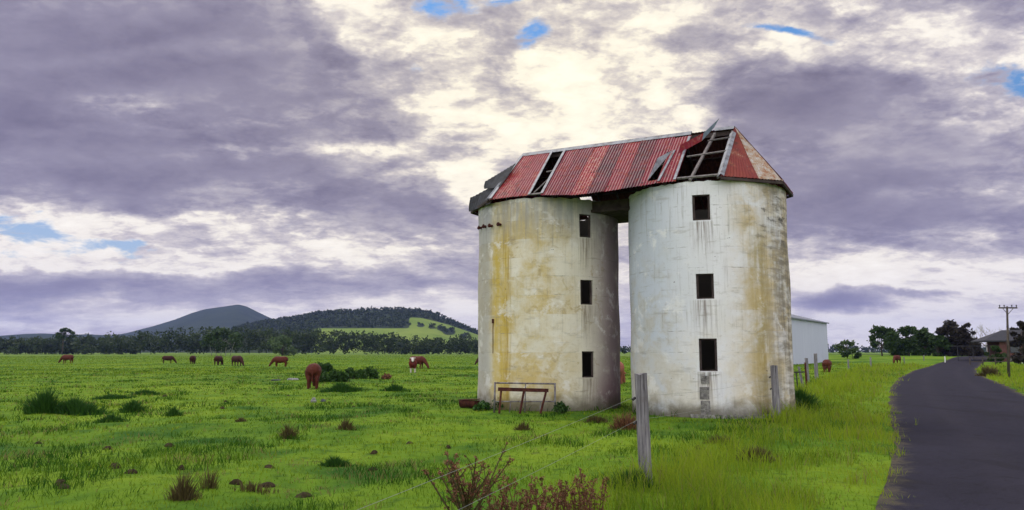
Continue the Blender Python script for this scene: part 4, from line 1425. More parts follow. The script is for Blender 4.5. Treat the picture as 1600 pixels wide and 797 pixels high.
# ------------------------------------------------------------------ shed, house, power pole
def shed():
    c0 = Vector((54.7, 134.0, 0)); dv = Vector((-.55, -.84, 0)).normalized(); bk = Vector((-.84, .55, 0)).normalized()
    H = 6.75; W = 13.0; L = 40.0
    root = empty('farm_shed', c0)
    tag(root, 'long pale steel farm shed with a grey low gable roof behind the right silo', 'shed')
    mb = MB()
    n = 220
    pts = []
    for i in range(n + 1):
        off = 0.03 * (1 if i % 4 in (0, 1) else -1)
        pts.append(dv * (L * i / n) - bk * off)
    vs = [p + Vector((0, 0, z)) for z in (-0.5, H) for p in pts]
    mb.add(vs, [(i, i + 1, n + 2 + i, n + 1 + i) for i in range(n)])
    q = [Vector((0, 0, -0.5)), bk * W + Vector((0, 0, -0.5)), bk * W + Vector((0, 0, H)), bk * W / 2 + Vector((0, 0, H + 1.7)), Vector((0, 0, H))]
    mb.add(q, [(0, 1, 2, 3, 4)])
    mb.add([p + dv * L for p in q], [(4, 3, 2, 1, 0)])
    mb.add([bk * W + Vector((0, 0, -.5)), bk * W + dv * L + Vector((0, 0, -.5)), bk * W + dv * L + Vector((0, 0, H)), bk * W + Vector((0, 0, H))], [(0, 1, 2, 3)])
    mb.build('wall', M['shedwall'], root)
    rf = MB()
    e1_, rg, e2_ = -bk * 0.25 + Vector((0, 0, H - 0.02)), bk * W / 2 + Vector((0, 0, H + 1.78)), bk * (W + .25) + Vector((0, 0, H - 0.02))
    a_, b_ = -dv * 0.3, dv * (L + .3)
    for lo, hi in ((e1_, rg), (e2_, rg)):
        vs = [lo + a_, lo + b_, hi + b_, hi + a_]
        vs += [v + Vector((0, 0, 0.12)) for v in vs]
        rf.add(vs, [(0, 1, 2, 3), (4, 5, 6, 7), (0, 1, 5, 4), (1, 2, 6, 5), (2, 3, 7, 6), (3, 0, 4, 7)])
    rf.build('roof', M['shedroof'], root)
    gt = MB(); gt.bar(e1_ + a_ - bk * .08 + Vector((0, 0, .02)), e1_ + b_ - bk * .08 + Vector((0, 0, .02)), 0.14, 0.16); gt.build('gutter', M['shedroof'], root)


shed()


def house():
    p = at(1585, 566, 118)
    z0 = tz(p.x, p.y) + 0.35
    root = empty('brick_house', (p.x, p.y, z0), R(-20))
    tag(root, 'red brick house with dark hipped roof at the right edge by the road', 'house')
    s = 118 / F_PX
    w2, dp, H = 3.6, 8.0, 2.75
    b = MB(); b.box((1.6, dp / 2, H / 2 - .3), (2 * w2 - .4, dp, H + .6)); b.build('wall', M['brick'], root)
    r_ = MB()
    ov = 0.6
    x0, x1, y0, y1 = 1.6 - w2 - ov - 1.4, 1.6 + w2 + ov, -ov, dp + ov
    rg0, rg1 = Vector((x0 + 3.6, dp / 2, H + 1.75)), Vector((x1 - 3.2, dp / 2, H + 1.75))
    vs = [(x0, y0, H - .1), (x1, y0, H - .1), (x1, y1, H - .1), (x0, y1, H - .1), rg0, rg1, (x0, y0, H + .08), (x1, y0, H + .08), (x1, y1, H + .08), (x0, y1, H + .08)]
    r_.add(vs, [(0, 3, 2, 1), (6, 7, 5, 4), (7, 8, 5), (8, 9, 4, 5), (9, 6, 4), (0, 1, 7, 6), (1, 2, 8, 7), (2, 3, 9, 8), (3, 0, 6, 9)])
    r_.build('roof', M['tile'], root)
    for xx in (0.2, 3.0):
        f = MB(); f.box((xx, -0.04, 1.5), (1.3, 0.08, 1.1)); wn = f.build('window', M['tile'], root)
        f = MB(); f.box((xx, -0.09, 1.5), (1.15, 0.04, 0.95)); f.build('pane', M['glass'], wn)
    c = MB()
    c.box((-5.2, 2.0, H - .75), (5.0, 4.4, 0.10))
    for xx in (-7.5, -5.4, -3.2):
        c.box((xx, 0.0, (H - .85) / 2 - .25), (0.09, 0.09, H - .35))
    c.build('carport', M['tile'], root)
    st = MB(); st.box((0.6, -0.6, -0.1), (2.6, 1.2, 0.5)); st.build('porch', M['block'], root)
    # low rail fence in front
    fr = empty('garden_fence', at(1545, 566, 104))
    fr.location.z = tz(fr.location.x, fr.location.y)
    tag(fr, 'low pale rail fence in front of the brick house', 'fence')
    rl = MB()
    for z_ in (0.45, 0.95):
        rl.bar((-2.5, 0, z_), (7, 1.5, z_), 0.05, 0.10)
    rl.build('rail', M['bark'], fr)
    for i in range(6):
        q = MB(); q.box((-2.5 + 9.5 * i / 5, 1.5 * i / 5 + .06, 0.5), (0.12, 0.1, 1.15)); q.build('post', M['bark'], fr)


house()


def power_pole():
    x_, y_ = gnd(1576, 590)
    root = empty('power_pole', (x_, y_, tz(x_, y_)))
    s = y_ / F_PX
    H = (588 - 478) * s
    tag(root, 'tall timber power pole with a single crossarm in front of the brick house', 'power pole')
    b = MB(); b.tube([(0, 0, -.3), (0.30, 0, H)], [0.105, 0.065], 8); b.build('pole', M['bark'], root, smooth=True)
    b = MB(); b.box((.28, -.12, H - .12), (1.35, 0.09, 0.10)); b.build('crossarm', M['bark'], root)
    for xx in (-.34, .0, .56, .90):
        b = MB(); b.tube([(xx, -.14, H - .06), (xx, -.14, H + .02), (xx, -.14, H + .10)], [.02, .05, .035], 8); b.build('insulator', M['darkstone'], root)
    b = MB(); b.bar((-.1, -.12, H - .16), (.26, -.09, H - .6), 0.03, 0.03); b.bar((.66, -.12, H - .16), (.26, -.09, H - .6), 0.03, 0.03); b.build('brace', M['bark'], root)


power_pole()

# ------------------------------------------------------------------ trees
def leaves(centres, radii, n, size, rg, flat=0.8, shell=0.55):
    """n leaf-sized diamonds spread through ellipsoidal clumps"""
    centres = np.asarray(centres, float); radii = np.asarray(radii, float)
    wgt = radii ** 2; wgt = wgt / wgt.sum()
    ci = rg.choice(len(centres), n, p=wgt)
    dirs = rg.normal(0, 1, (n, 3)); dirs /= np.linalg.norm(dirs, axis=1)[:, None]
    rr = np.abs(rg.normal(0.80, 0.30, n))
    P = centres[ci] + dirs * (rr * radii[ci])[:, None] * np.array([1, 1, flat])
    a = rg.normal(0, 1, (n, 3)); a /= np.linalg.norm(a, axis=1)[:, None]
    b = np.cross(a, rg.normal(0, 1, (n, 3))); b /= np.linalg.norm(b, axis=1)[:, None]
    sz = size * rg.uniform(0.6, 1.4, n)[:, None]
    V = np.stack([P - a * sz, P - b * sz * .5, P + a * sz, P + b * sz * .5], 1)
    Fc = np.arange(n * 4).reshape(n, 4)
    cl_t = rg.uniform(0, 1, len(centres))
    ti = np.clip(0.5 * cl_t[ci] + 0.25 + rg.normal(0, .2, n), 0, 1)
    return V.reshape(-1, 3), Fc, np.repeat(ti, 4)


def tree(name, loc, H, W, label, group=None, mat='tree', bark='bark', trunk=0.3, seed=0, n=2200, leaf=0.28, clumps=16, gap=0.5, low=0.0, cat='tree', flat=0.8, nstems=1):
    rg = np.random.default_rng(seed)
    r = random.Random(seed)
    root = empty(name, loc)
    tag(root, label, cat, group)
    cs, rs = [], []
    for i in range(clumps):
        t = r.random()
        z = H * (trunk + (1 - trunk) * (low + (1 - low) * t) * 0.9)
        wz = math.sin(PI * min(1, 0.22 + 0.70 * t)) ** 0.8
        a = r.uniform(0, 2 * PI); q = W / 2 * wz * math.sqrt(r.random()) * 0.95
        cs.append((q * math.cos(a), q * math.sin(a), z)); rs.append(W * r.uniform(0.11, 0.22) * gap * 2 * .8)
    cs.append((0, 0, H * 0.88)); rs.append(W * 0.13)
    tk = MB()
    for sidx in range(nstems):
        ox = (sidx - (nstems - 1) / 2) * W * 0.10
        tk.tube([(ox, 0, -0.2), (ox * 1.2 + r.uniform(-.03, .03) * H, r.uniform(-.03, .03) * H, H * trunk), (ox * 1.5 + r.uniform(-.05, .05) * H, 0, H * .72)], [H * .028 / math.sqrt(nstems), H * .02 / math.sqrt(nstems), H * .006], 7)
    for c, q in zip(cs, rs):
        b0 = Vector((0, 0, H * (trunk + 0.12 * r.random())))
        tk.tube([b0, b0.lerp(Vector(c), .5) + Vector((0, 0, .03 * H)), c], [H * .010, H * .007, H * .003], 5, cap=False)
    tk.build('trunk', M[bark], root, smooth=True)
    V, Fc, ti = leaves(cs, rs, n, leaf, rg, flat)
    np_mesh('crown', V, Fc, M[mat], root, tint=ti)
    return root


def tree_px(px, base, top, width, depth, label, **kw):
    p = at(px, base, depth)
    p.z = tz(p.x, p.y)
    s = depth / F_PX
    H = EYE + (HOR - top) * s - p.z
    return tree(kw.pop('name', 'tree'), p, H, width * s, label, **kw)


tg = 'trees along the roadside'
tree_px(1324, 562, 532, 34, 150, 'small pale green tree with thin airy crown behind the cows', mat='tree_light', n=700, leaf=.26, clumps=10, gap=.42, trunk=.38, seed=1, group=tg)
tree_px(1332, 562, 546, 26, 146, 'round dark green bush under the small pale tree', name='bush', mat='tree', n=900, leaf=.24, clumps=9, trunk=.1, seed=2, cat='bush')
tree_px(1379, 564, 509, 48, 165, 'spreading green tree with open side branches, first of the roadside row', n=2000, leaf=.36, seed=3, clumps=18, gap=.44, trunk=.22, group=tg)
tree_px(1421, 564, 510, 44, 168, 'leafy green tree with a forked trunk, second of the roadside row', n=2300, leaf=.36, seed=4, clumps=18, trunk=.22, group=tg)
tree_px(1447, 564, 513, 44, 172, 'bushy green tree in the middle of the roadside row', n=2400, leaf=.38, seed=5, clumps=18, trunk=.15, group=tg)
tree_px(1466, 564, 526, 40, 160, 'low dark shrubby tree between the green and the maroon trees', n=2200, leaf=.36, seed=15, clumps=16, trunk=.08, group=tg)
tree_px(1492, 564, 503, 54, 160, 'broad rounded dark maroon tree at the bend of the road', n=3400, leaf=.36, seed=6, clumps=24, trunk=.1, mat='tree_maroon', group=tg)
tree_px(1515, 564, 502, 24, 163, 'slender twisted dark tree beside the maroon tree', n=1100, leaf=.30, seed=7, clumps=20, trunk=.2, mat='tree_maroon', gap=.40, group=tg)
tree_px(1528, 564, 538, 30, 150, 'low dark bush left of the brick house', n=1200, leaf=.3, seed=8, clumps=10, trunk=.1, mat='tree_maroon', cat='bush', name='bush')
tree_px(1601, 572, 498, 34, 96, 'tall dark tree cut by the right edge of the photo', n=3000, leaf=.26, seed=9, clumps=20, trunk=.12, mat='tree_maroon', group=tg)
tree_px(1400, 565, 523, 44, 182, 'dim green tree filling in behind the first two roadside trees', n=2200, leaf=.38, seed=41, clumps=18, trunk=.06, group=tg)
tree_px(1436, 565, 526, 46, 186, 'dim green tree filling in behind the bushy middle tree', n=2400, leaf=.38, seed=42, clumps=18, trunk=.05, group=tg)
tree_px(1508, 565, 524, 50, 172, 'dark spreading shrubby tree behind the maroon tree', n=2400, leaf=.36, seed=43, clumps=18, trunk=.05, mat='tree_maroon', group=tg)
tree_px(1590, 566, 512, 40, 150, 'dark tree rising behind the brick house roof', n=2200, leaf=.34, seed=44, clumps=16, trunk=.1, mat='tree_maroon', group=tg)
tree_px(1556, 567, 541, 26, 110, 'dark leafy shrub hiding the left corner of the brick house', n=1200, leaf=.24, seed=51, clumps=12, trunk=.05, mat='tree', cat='bush', name='bush')
# bare tree
def bare_tree():
    p = at(1543, 564, 190); p.z = tz(p.x, p.y)
    root = empty('bare_tree', p)
    tag(root, 'leafless tree with fine branching behind the house carport', 'tree', tg)
    r = random.Random(5)
    tk, tw = MB(), MB()
    H = 8.2
    tk.tube([(0, 0, -.2), (.1, 0, 1.6), (0.0, .1, 3.0)], [.22, .17, .12], 7)

    def grow(p0, d, L, rad, lev, mb):
        p1 = p0 + d * L * .5 + Vector((r.uniform(-.1, .1), r.uniform(-.1, .1), 0)) * L
        p2 = p0 + d * L
        mb.tube([p0, p1, p2], [rad, rad * .8, rad * .55], 5, cap=False)
        if lev == 0: return
        for _ in range(3):
            dd = (d + Vector((r.uniform(-.9, .9), r.uniform(-.9, .9), r.uniform(-.15, .5)))).normalized()
            grow(p1.lerp(p2, r.random()), dd, L * .68, rad * .55, lev - 1, tw)
    for _ in range(6):
        grow(Vector((0, 0, r.uniform(1.5, 3.0))), Vector((r.uniform(-1, 1), r.uniform(-1, 1), r.uniform(.5, 1))).normalized(), H * .36, .10, 3, tk)
    tk.build('trunk', M['palebark'], root)
    tw.build('branch', M['palebark'], root)


bare_tree()
# individual paddock trees on the left
tree_px(97, 556, 512, 30, 440, 'tall gum with flat umbrella crown standing above the left treeline', n=520, leaf=.85, seed=21, clumps=16, gap=.34, trunk=.60, flat=.5, group='paddock trees before the far wood')
tree_px(345, 560, 516, 70, 330, 'group of dark gums with several pale trunks at the paddock edge', n=1500, leaf=.75, seed=22, clumps=18, gap=.42, trunk=.34, bark='palebark', nstems=5, group='paddock trees before the far wood')
tree_px(441, 560, 527, 52, 330, 'low round pale olive tree in front of the far wood', n=1200, leaf=.7, seed=23, clumps=14, trunk=.2, mat='tree_light', group='paddock trees before the far wood')


# far wood, one mass
def wood(name, label, cols, seed, leaf, per, mat='wood_far'):
    rg = np.random.default_rng(seed)
    VV, FF, TT = [], [], []
    nb = 0
    for x_, y_, h_, w_ in cols:
        k_ = rg.integers(4, 8)
        t = rg.uniform(0.15, 0.9, k_)
        cs = np.stack([x_ + rg.normal(0, w_ * .28, k_), y_ + rg.normal(0, w_ * .28, k_), t * h_], -1)
        rs = w_ * rg.uniform(.22, .40, k_)
        V, Fc, ti = leaves(cs, rs, per, leaf, rg, .85, .4)
        V[:, 2] = np.maximum(V[:, 2], -0.2)
        tone = rg.uniform(-.45, .45)
        VV.append(V); FF.append(Fc + nb); TT.append(np.clip(ti + tone, 0, 1)); nb += len(V)
    o = np_mesh(name, np.concatenate(VV), np.concatenate(FF), M[mat], tint=np.concatenate(TT))
    tag(o, label, 'wood', kind='stuff')


rg = np.random.default_rng(5)
cols = []
tops_px = [-300, 0, 60, 200, 260, 330, 420, 500, 600, 680, 760, 900]
tops_h = [530, 533, 532, 530, 521, 519, 520, 523, 527, 532, 534, 536]
for row, dep in ((0, 470), (1, 485), (2, 505)):
    for px in np.arange(-320, 900, 9.5):
        q = px + rg.normal(0, 4)
        dd = dep + rg.normal(0, 5)
        top = np.interp(q, tops_px, tops_h) + rg.normal(0, 3.2)
        h_ = (EYE + (HOR - top) * dd / F_PX) * 1.16
        cols.append(((q - CX) / F_PX * dd, dd, h_, rg.uniform(6, 10)))
wood('treeline', 'dark band of woodland along the far edge of the paddock', cols, 6, 0.85, 150)
cols = []
for px in np.arange(880, 1900, 7.0):
    dd = 1100 + rg.normal(0, 20)
    h_ = EYE + (HOR - 546 + rg.normal(0, 1.4)) * dd / F_PX + 2
    cols.append(((px - CX) / F_PX * dd, dd, h_ + rg.uniform(0, 3), rg.uniform(9, 16)))
wood('distant_forest', 'thin blue green line of distant forest right of the silos', cols, 8, 1.9, 60)
tree_px(975, 553, 541, 9, 600, 'small round distant tree seen through the gap between the silos', n=300, leaf=.9, seed=31, clumps=6, trunk=.15)

# ------------------------------------------------------------------ hills
def hill(name, prof, depth, dfront, dback, mat, rough, seed, pasture=False, nxs=160, nys=70):
    pxs = np.array([p[0] for p in prof], float)
    hs = np.array([(HOR - p[1]) / F_PX * depth + EYE for p in prof])
    xe = sorted([(q - CX) / F_PX * dd for q in (pxs[0], pxs[-1]) for dd in (depth - dfront, depth + dback)])
    xs = np.linspace(xe[0], xe[-1], nxs)
    ys = np.linspace(depth - dfront, depth + dback, nys)
    X, Y = np.meshgrid(xs, ys)
    xpx = X / Y * F_PX + CX
    pr = np.interp(xpx, pxs, hs)
    # soften the profile corners
    tt = np.where(Y < depth, (Y - (depth - dfront)) / dfront, 1 - (Y - depth) / dback)
    tt = np.clip(tt, 0, 1)
    prof_y = np.where(Y < depth, tt ** 0.95, tt * tt * (3 - 2 * tt))
    H = pr * prof_y
    H = H + (fnoise(X / rough, Y / rough, seed, 4) - 0.5) * 0.10 * (0.45 * np.max(hs)) * np.clip(prof_y * 1.3, 0, 1) * (Y < depth * 2) * np.where(pr > 8, 1, 0.2)
    H = H - 3.0 * (1 - prof_y)
    idx = np.arange(X.size).reshape(X.shape)
    fc = np.stack([idx[:-1, :-1], idx[:-1, 1:], idx[1:, 1:], idx[1:, :-1]], -1).reshape(-1, 4)
    extra = None
    # picture-like coordinates of each ground point only decide where the farm clearing lies
    qx = X / Y * F_PX + CX; qy = HOR - (H - EYE) / Y * F_PX
    past = np.zeros_like(X)
    if pasture:
        lft = sstep(qx, 480, 505) * (1 - sstep(qx, 640, 652)) * sstep(qy, 511, 516)
        rgt = sstep(qx, 636, 644) * sstep(qy - np.interp(qx, [640, 660, 700, 750, 800], [495, 496, 506, 523, 541]), 0, 3)
        past = np.maximum(lft, rgt) * (Y < depth + 10)
        for bx, by, bw in ((658, 509, 7), (675, 512, 6), (702, 519, 12), (690, 514, 7), (725, 527, 9)):
            past = past * (1 - np.exp(-(((qx - bx) / bw) ** 2 + ((qy - by) / (bw * .5)) ** 2)))
        extra = {'pasture': past.ravel()}
    o = np_mesh(name, np.stack([X, Y, H], -1).reshape(-1, 3), fc, mat, smooth=True, extra=extra)
    tag(o, kind='structure')
    return X, Y, H, past, xs, ys


P2 = [(300, 546), (370, 514), (400, 507), (430, 502), (460, 498), (500, 490), (550, 486), (620, 484), (650, 486), (680, 491), (700, 500), (747, 520), (800, 536), (880, 548)]
X, Y, H, past, xs, ys = hill('hill', P2, 1500, 620, 500, M['hill_p'], 160, 3, True, 260, 110)
P1 = [(20, 548), (150, 530), (200, 521), (240, 511), (275, 500), (300, 490), (320, 484), (350, 480), (372, 477), (385, 480), (400, 487), (425, 498), (470, 510), (540, 528), (640, 548)]
hill('hill', P1, 3600, 1400, 900, M['hill'], 420, 7, False, 220, 70)
P3 = [(-420, 540), (-260, 523), (-120, 528), (0, 525), (40, 522), (70, 521), (110, 523), (140, 522), (175, 524), (230, 533), (300, 547)]
hill('hill', P3, 3000, 700, 600, M['hill'], 260, 11, False, 160, 50)
P4 = [(900, 549), (1100, 546), (1300, 545.5), (1500, 544), (1800, 541), (2100, 546)]

# forest crowns on the nearer hill
rg = np.random.default_rng(12)
n = 9500
ii = rg.integers(0, X.shape[0] - 1, n); jj = rg.integers(0, X.shape[1], n)
ok = (H[ii, jj] > 4) & (past[ii, jj] < 0.35) & (Y[ii, jj] < 1640)
ii, jj = ii[ok], jj[ok]
VV, FF, TT, nb = [], [], [], 0
for i, j in zip(ii, jj):
    hh = rg.uniform(3.2, 6.2)
    cx_, cy_ = X[i, j] + rg.uniform(-3, 3), Y[i, j] + rg.uniform(-4, 4)
    cs = np.array([[cx_, cy_, H[i, j] + hh * .45], [cx_ + rg.uniform(-2, 2), cy_, H[i, j] + hh * .75]])
    V, Fc, ti = leaves(cs, np.array([hh * .6, hh * .4]), 16, 2.0, rg, .8, .4)
    VV.append(V); FF.append(Fc + nb); TT.append(np.clip(ti + rg.uniform(-.4, .3), 0, 1)); nb += len(V)
o = np_mesh('hill_forest', np.concatenate(VV), np.concatenate(FF), M['wood_far'], tint=np.concatenate(TT))
tag(o, 'dark eucalypt forest covering the nearer hill', 'forest', kind='stuff')

# ------------------------------------------------------------------ cattle
def cow_mesh(name, grazing=True):
    parts = MB()

    def blob(pts, n=10):
        parts.tube([p[:3] for p in pts], [p[3] for p in pts], n)
    # trunk: deep chest, belly, rump
    blob([(-.90, 0, 1.10, .12), (-.84, 0, 1.05, .27), (-.64, 0, 1.00, .36), (-.30, 0, .93, .41), (.05, 0, .90, .43), (.38, 0, .93, .42), (.62, 0, .99, .36), (.80, 0, 1.02, .22)], 14)
    if grazing:
        blob([(.45, 0, 1.04, .34), (.78, 0, .94, .27), (1.00, 0, .70, .20), (1.16, 0, .50, .16)])
        blob([(1.10, 0, .60, .16), (1.22, 0, .42, .155), (1.32, 0, .26, .125), (1.40, 0, .12, .105), (1.43, 0, .05, .075)])
        ear = (1.10, .62)
    else:
        blob([(.52, 0, 1.10, .26), (.80, 0, 1.22, .19), (1.02, 0, 1.38, .15)])
        blob([(.96, 0, 1.42, .13), (1.10, 0, 1.38, .135), (1.26, 0, 1.26, .105), (1.40, 0, 1.15, .085), (1.44, 0, 1.12, .06)])
        ear = (1.00, 1.46)
    for sy in (-1, 1):
        blob([(ear[0], .10 * sy, ear[1], .05), (ear[0] - .02, .22 * sy, ear[1] + .01, .055), (ear[0] - .02, .30 * sy, ear[1] - .03, .02)], 7)
        # front leg: shoulder, knee, fetlock, hoof
        blob([(.50, .18 * sy, .92, .18), (.48, .20 * sy, .64, .13), (.50, .20 * sy, .40, .085), (.48, .20 * sy, .16, .062), (.50, .20 * sy, .0, .075)], 8)
        # hind leg: thigh, stifle, hock, hoof
        blob([(-.60, .18 * sy, .96, .24), (-.56, .22 * sy, .70, .19), (-.70, .21 * sy, .44, .09), (-.66, .21 * sy, .18, .066), (-.64, .21 * sy, .0, .078)], 8)
    blob([(-.84, 0, 1.20, .05), (-.93, 0, 1.02, .04), (-.94, 0, .65, .035), (-.93, 0, .45, .06), (-.92, 0, .36, .03)], 6)
    o = parts.build(name, None)
    md = o.modifiers.new('remesh', 'REMESH')
    md.mode = 'VOXEL'; md.voxel_size = 0.03
    s2 = o.modifiers.new('smooth', 'SMOOTH'); s2.iterations = 4; s2.factor = 0.5
    dg = bpy.context.evaluated_depsgraph_get()
    me = bpy.data.meshes.new_from_object(o.evaluated_get(dg))
    me.name = name
    me.polygons.foreach_set("use_smooth", [True] * len(me.polygons))
    bpy.data.objects.remove(o, do_unlink=True)
    me.materials.clear()
    me.materials.append(M['cow_red'])
    return me


CG, CS = cow_mesh('cow', True), cow_mesh('cow_standing', False)
cg = 'cattle grazing in the paddock'
# px, foot py, mesh, heading (deg, 0 = facing right), material, scale, label
herd = [
    (105, 568, CG, 175, 'cow_red', 1.12, 'red brown cow grazing side on, farthest left of the herd'),
    (262, 568, CG, 20, 'cow_dark', 1.0, 'small dark brown cow grazing, second from the left'),
    (301, 569, CG, 100, 'cow_dark', 1.05, 'dark cow seen from behind, third from the left'),
    (341, 571, CG, 85, 'cow_dark', 1.05, 'dark brown cow seen from behind near the pale trunked gums'),
    (370, 572, CG, -35, 'cow_dark', 1.12, 'dark brown cow grazing toward the right near the pale trunked gums'),
    (438, 573, CG, 180, 'cow_red', 1.10, 'red brown cow grazing side on below the pale olive tree'),
    (489, 607, CG, 101, 'cow_red', 0.98, 'nearest red cow with its back turned beside the green bushes'),
    (645, 582.5, CS, -84, 'cow_white', 1.0, 'red cow with white face and legs facing the viewer'),
    (652, 577, CG, -25, 'cow_red', 1.12, 'red cow standing just behind the white faced one'),
    (757, 570, CG, -160, 'cow_dark', 1.1, 'dark cow half hidden behind the left edge of the left silo'),
    (961, 601, CG, 60, 'cow_tan', 1.02, 'sandy pink cow peeping out in the gap between the silos'),
    (1293, 582, CG, 60, 'cow_red', 1.0, 'red cow grazing among long grass beside the pale shed'),
    (1402, 569, CG, -140, 'cow_red', 1.0, 'red cow in front of the roadside trees'),
]
for i, (px, py, me, ang_, mt, sc_, lab) in enumerate(herd):
    o = bpy.data.objects.new('cow', me)
    COL.objects.link(o)
    p = spot(px, py)
    o.location = p
    o.rotation_euler = (0, 0, R(ang_))
    o.scale = (sc_ * (.9 if py < 590 else .97),) * 3
    o.material_slots[0].link = 'OBJECT'
    o.material_slots[0].material = M[mt]
    tag(o, lab, 'cow', cg)

# ------------------------------------------------------------------ plants
def np_blades(n, rad, h, w, lean, rg, rx=1.0, ry=1.0, base_z=0.0, clumpy=0):
    a = rg.uniform(0, 2 * PI, n); q = np.minimum(np.abs(rg.normal(0, .62, n)) ** .8, 1.35) * rad
    px, py = q * np.cos(a) * rx, q * np.sin(a) * ry
    edge = q / rad
    hh = h * np.maximum(1.05 - 0.62 * edge, .22) * rg.uniform(.35, 1.15, n) * (0.55 + 0.75 * fnoise(px * 3.1 / max(rad, .1) + rad * 40, py * 3.1 / max(rad, .1), 4, 2))
    out = np.stack([np.cos(a), np.sin(a)], -1) * (edge * lean)[:, None] + rg.normal(0, .22, (n, 2))
    wa = rg.uniform(0, 2 * PI, n)
    wx, wy = np.cos(wa) * w / 2, np.sin(wa) * w / 2
    V = np.zeros((n, 5, 3))
    z0 = np.zeros(n) - 0.03
    V[:, 0] = np.stack([px - wx, py - wy, z0], -1); V[:, 1] = np.stack([px + wx, py + wy, z0], -1)
    V[:, 2] = np.stack([px + wx * .8 + out[:, 0] * hh * .4, py + wy * .8 + out[:, 1] * hh * .4, hh * .6], -1)
    V[:, 3] = np.stack([px - wx * .8 + out[:, 0] * hh * .4, py - wy * .8 + out[:, 1] * hh * .4, hh * .6], -1)
    V[:, 4] = np.stack([px + out[:, 0] * hh, py + out[:, 1] * hh, hh], -1)
    i = np.arange(n) * 5
    T = np.concatenate([np.stack([i, i + 1, i + 2], -1), np.stack([i, i + 2, i + 3], -1), np.stack([i + 3, i + 2, i + 4], -1)])
    return V.reshape(-1, 3), T, np.repeat(np.clip(rg.normal(.45, .25, n), 0, 1), 5)


def clump_px(name, px, py, wpx, hpx, label, cat, mat, seed, n=900, bw=None, group=None, depth_ratio=0.55, lean=0.7):
    p = spot(px, py)
    s = p.y / F_PX
    rg = np.random.default_rng(seed)
    bw = bw or max(0.012, 0.0011 * p.y)
    V, T, ti = np_blades(n, wpx * s / 2, hpx * s * 1.15, bw, lean, rg, 1.0, depth_ratio)
    o = np_mesh(name, V, T, M[mat], tint=ti)
    o.location = p
    return tag(o, label, cat, group)


def bush_px(px, py, wpx, hpx, label, seed, mat='shrub', n=1500, name='bush', leaf=None, cat='bush', group=None):
    p = spot(px, py)
    s = p.y / F_PX
    W, H = wpx * s, hpx * s
    rg = np.random.default_rng(seed)
    k_ = 12
    cx_ = rg.uniform(-.42, .42, k_) * W
    cs = np.stack([cx_, rg.uniform(-.25, .25, k_) * W, rg.uniform(.15, .72, k_) * H * (1 - (np.abs(cx_) / W * 1.4) ** 2)], -1)
    rs = H * rg.uniform(.22, .40, k_)
    V, Fc, ti = leaves(cs, rs, n, leaf or max(.03, 0.0022 * p.y), rg, .9, .3)
    V[:, 2] = np.maximum(V[:, 2], -.05)
    root = empty(name, p); tag(root, label, cat, group)
    np_mesh('foliage', V, Fc, M[mat], root, tint=ti)
    st = MB()
    for c in cs: st.tube([(c[0] * .3, c[1] * .3, -.05), (c[0] * .6, c[1] * .6, c[2] * .6), tuple(c)], [.02 * H, .015 * H, .006 * H], 5)
    st.build('stem', M['bark'], root)
    return root


rg_ = 'green rush clumps in the paddock'
clump_px('rush_clump', 68, 647, 44, 33, 'tall dark green rush clump at the left end of the largest patch', 'rushes', 'rush', 1, 1500, group=rg_)
clump_px('rush_clump', 118, 646, 78, 24, 'broad dark green rush clump joined to the tall one at its left', 'rushes', 'rush', 2, 2200, group=rg_)
clump_px('rush_clump', 207, 645, 34, 18, 'loose pale green rush tuft right of the large patch', 'rushes', 'rush', 3, 600, group=rg_)
clump_px('rush_clump', 174, 658, 42, 12, 'low rush tuft in front of the large patch', 'rushes', 'rush', 4, 900, group=rg_)
clump_px('rush_clump', 228, 617, 44, 9, 'flat rush patch behind and right of the large patch', 'rushes', 'rush', 5, 900, group=rg_)
clump_px('rush_clump', 180, 622, 60, 8, 'long thin rush strip directly behind the large patch', 'rushes', 'rush', 6, 900, group=rg_)
clump_px('rush_clump', 272, 649, 24, 12, 'small rush tuft standing alone toward the paddock middle', 'rushes', 'rush', 7, 500, group=rg_)
clump_px('rush_clump', 538, 611, 62, 13, 'bright green rush bed just right of the nearest red cow', 'rushes', 'rush', 8, 1500, group=rg_)
clump_px('rush_clump', 617, 611, 36, 9, 'small bright rush bed farther right of the nearest red cow', 'rushes', 'rush', 9, 800, group=rg_)
clump_px('rush_clump', 525, 725, 44, 14, 'low green tussock in the open grass left of the dead thistles', 'rushes', 'rush', 10, 900, group=rg_)
clump_px('rush_clump', 985, 772, 62, 30, 'dark green tussock at the foot of the nearest fence post', 'rushes', 'rush', 11, 900, group=rg_)
clump_px('rush_clump', 1250, 640, 46, 30, 'deep green tall grass tuft against the right side of the right silo', 'rushes', 'rush', 12, 1200, group=rg_)
bush_px(500, 581, 44, 14, 'dark rounded bush behind the nearest red cow, farther of two', 14, n=1100)
bush_px(510, 597, 66, 22, 'dense dark green bush right beside the nearest red cow', 15, n=1800)
bush_px(566, 592, 62, 19, 'wide untidy dark bush between the nearest cow and the white faced cow', 16, n=1600)
bush_px(604, 592, 16, 9, 'small reddish brown bush at the right end of the bushes', 17, mat='dead', n=300)
bush_px(878, 646, 18, 19, 'small dark weed growing against the foot of the left silo', 18, n=400, name='weed', cat='weed')
bush_px(786, 640, 28, 22, 'dark leafy weed behind the hay rack', 19, n=500, name='weed', cat='weed')
bush_px(757, 641, 34, 14, 'light green weed between the trough and the hay rack', 20, mat='rush', n=500, name='weed', cat='weed')
bush_px(1240, 644, 26, 26, 'dark weed in the shade at the right foot of the right silo', 22, n=500, name='weed', cat='weed')
dk = 'brown dock clumps in the grass'
clump_px('dock_clump', 450, 683, 24, 22, 'single dark brown dock standing in mid paddock', 'dock', 'deaddark', 23, 240, group=dk)
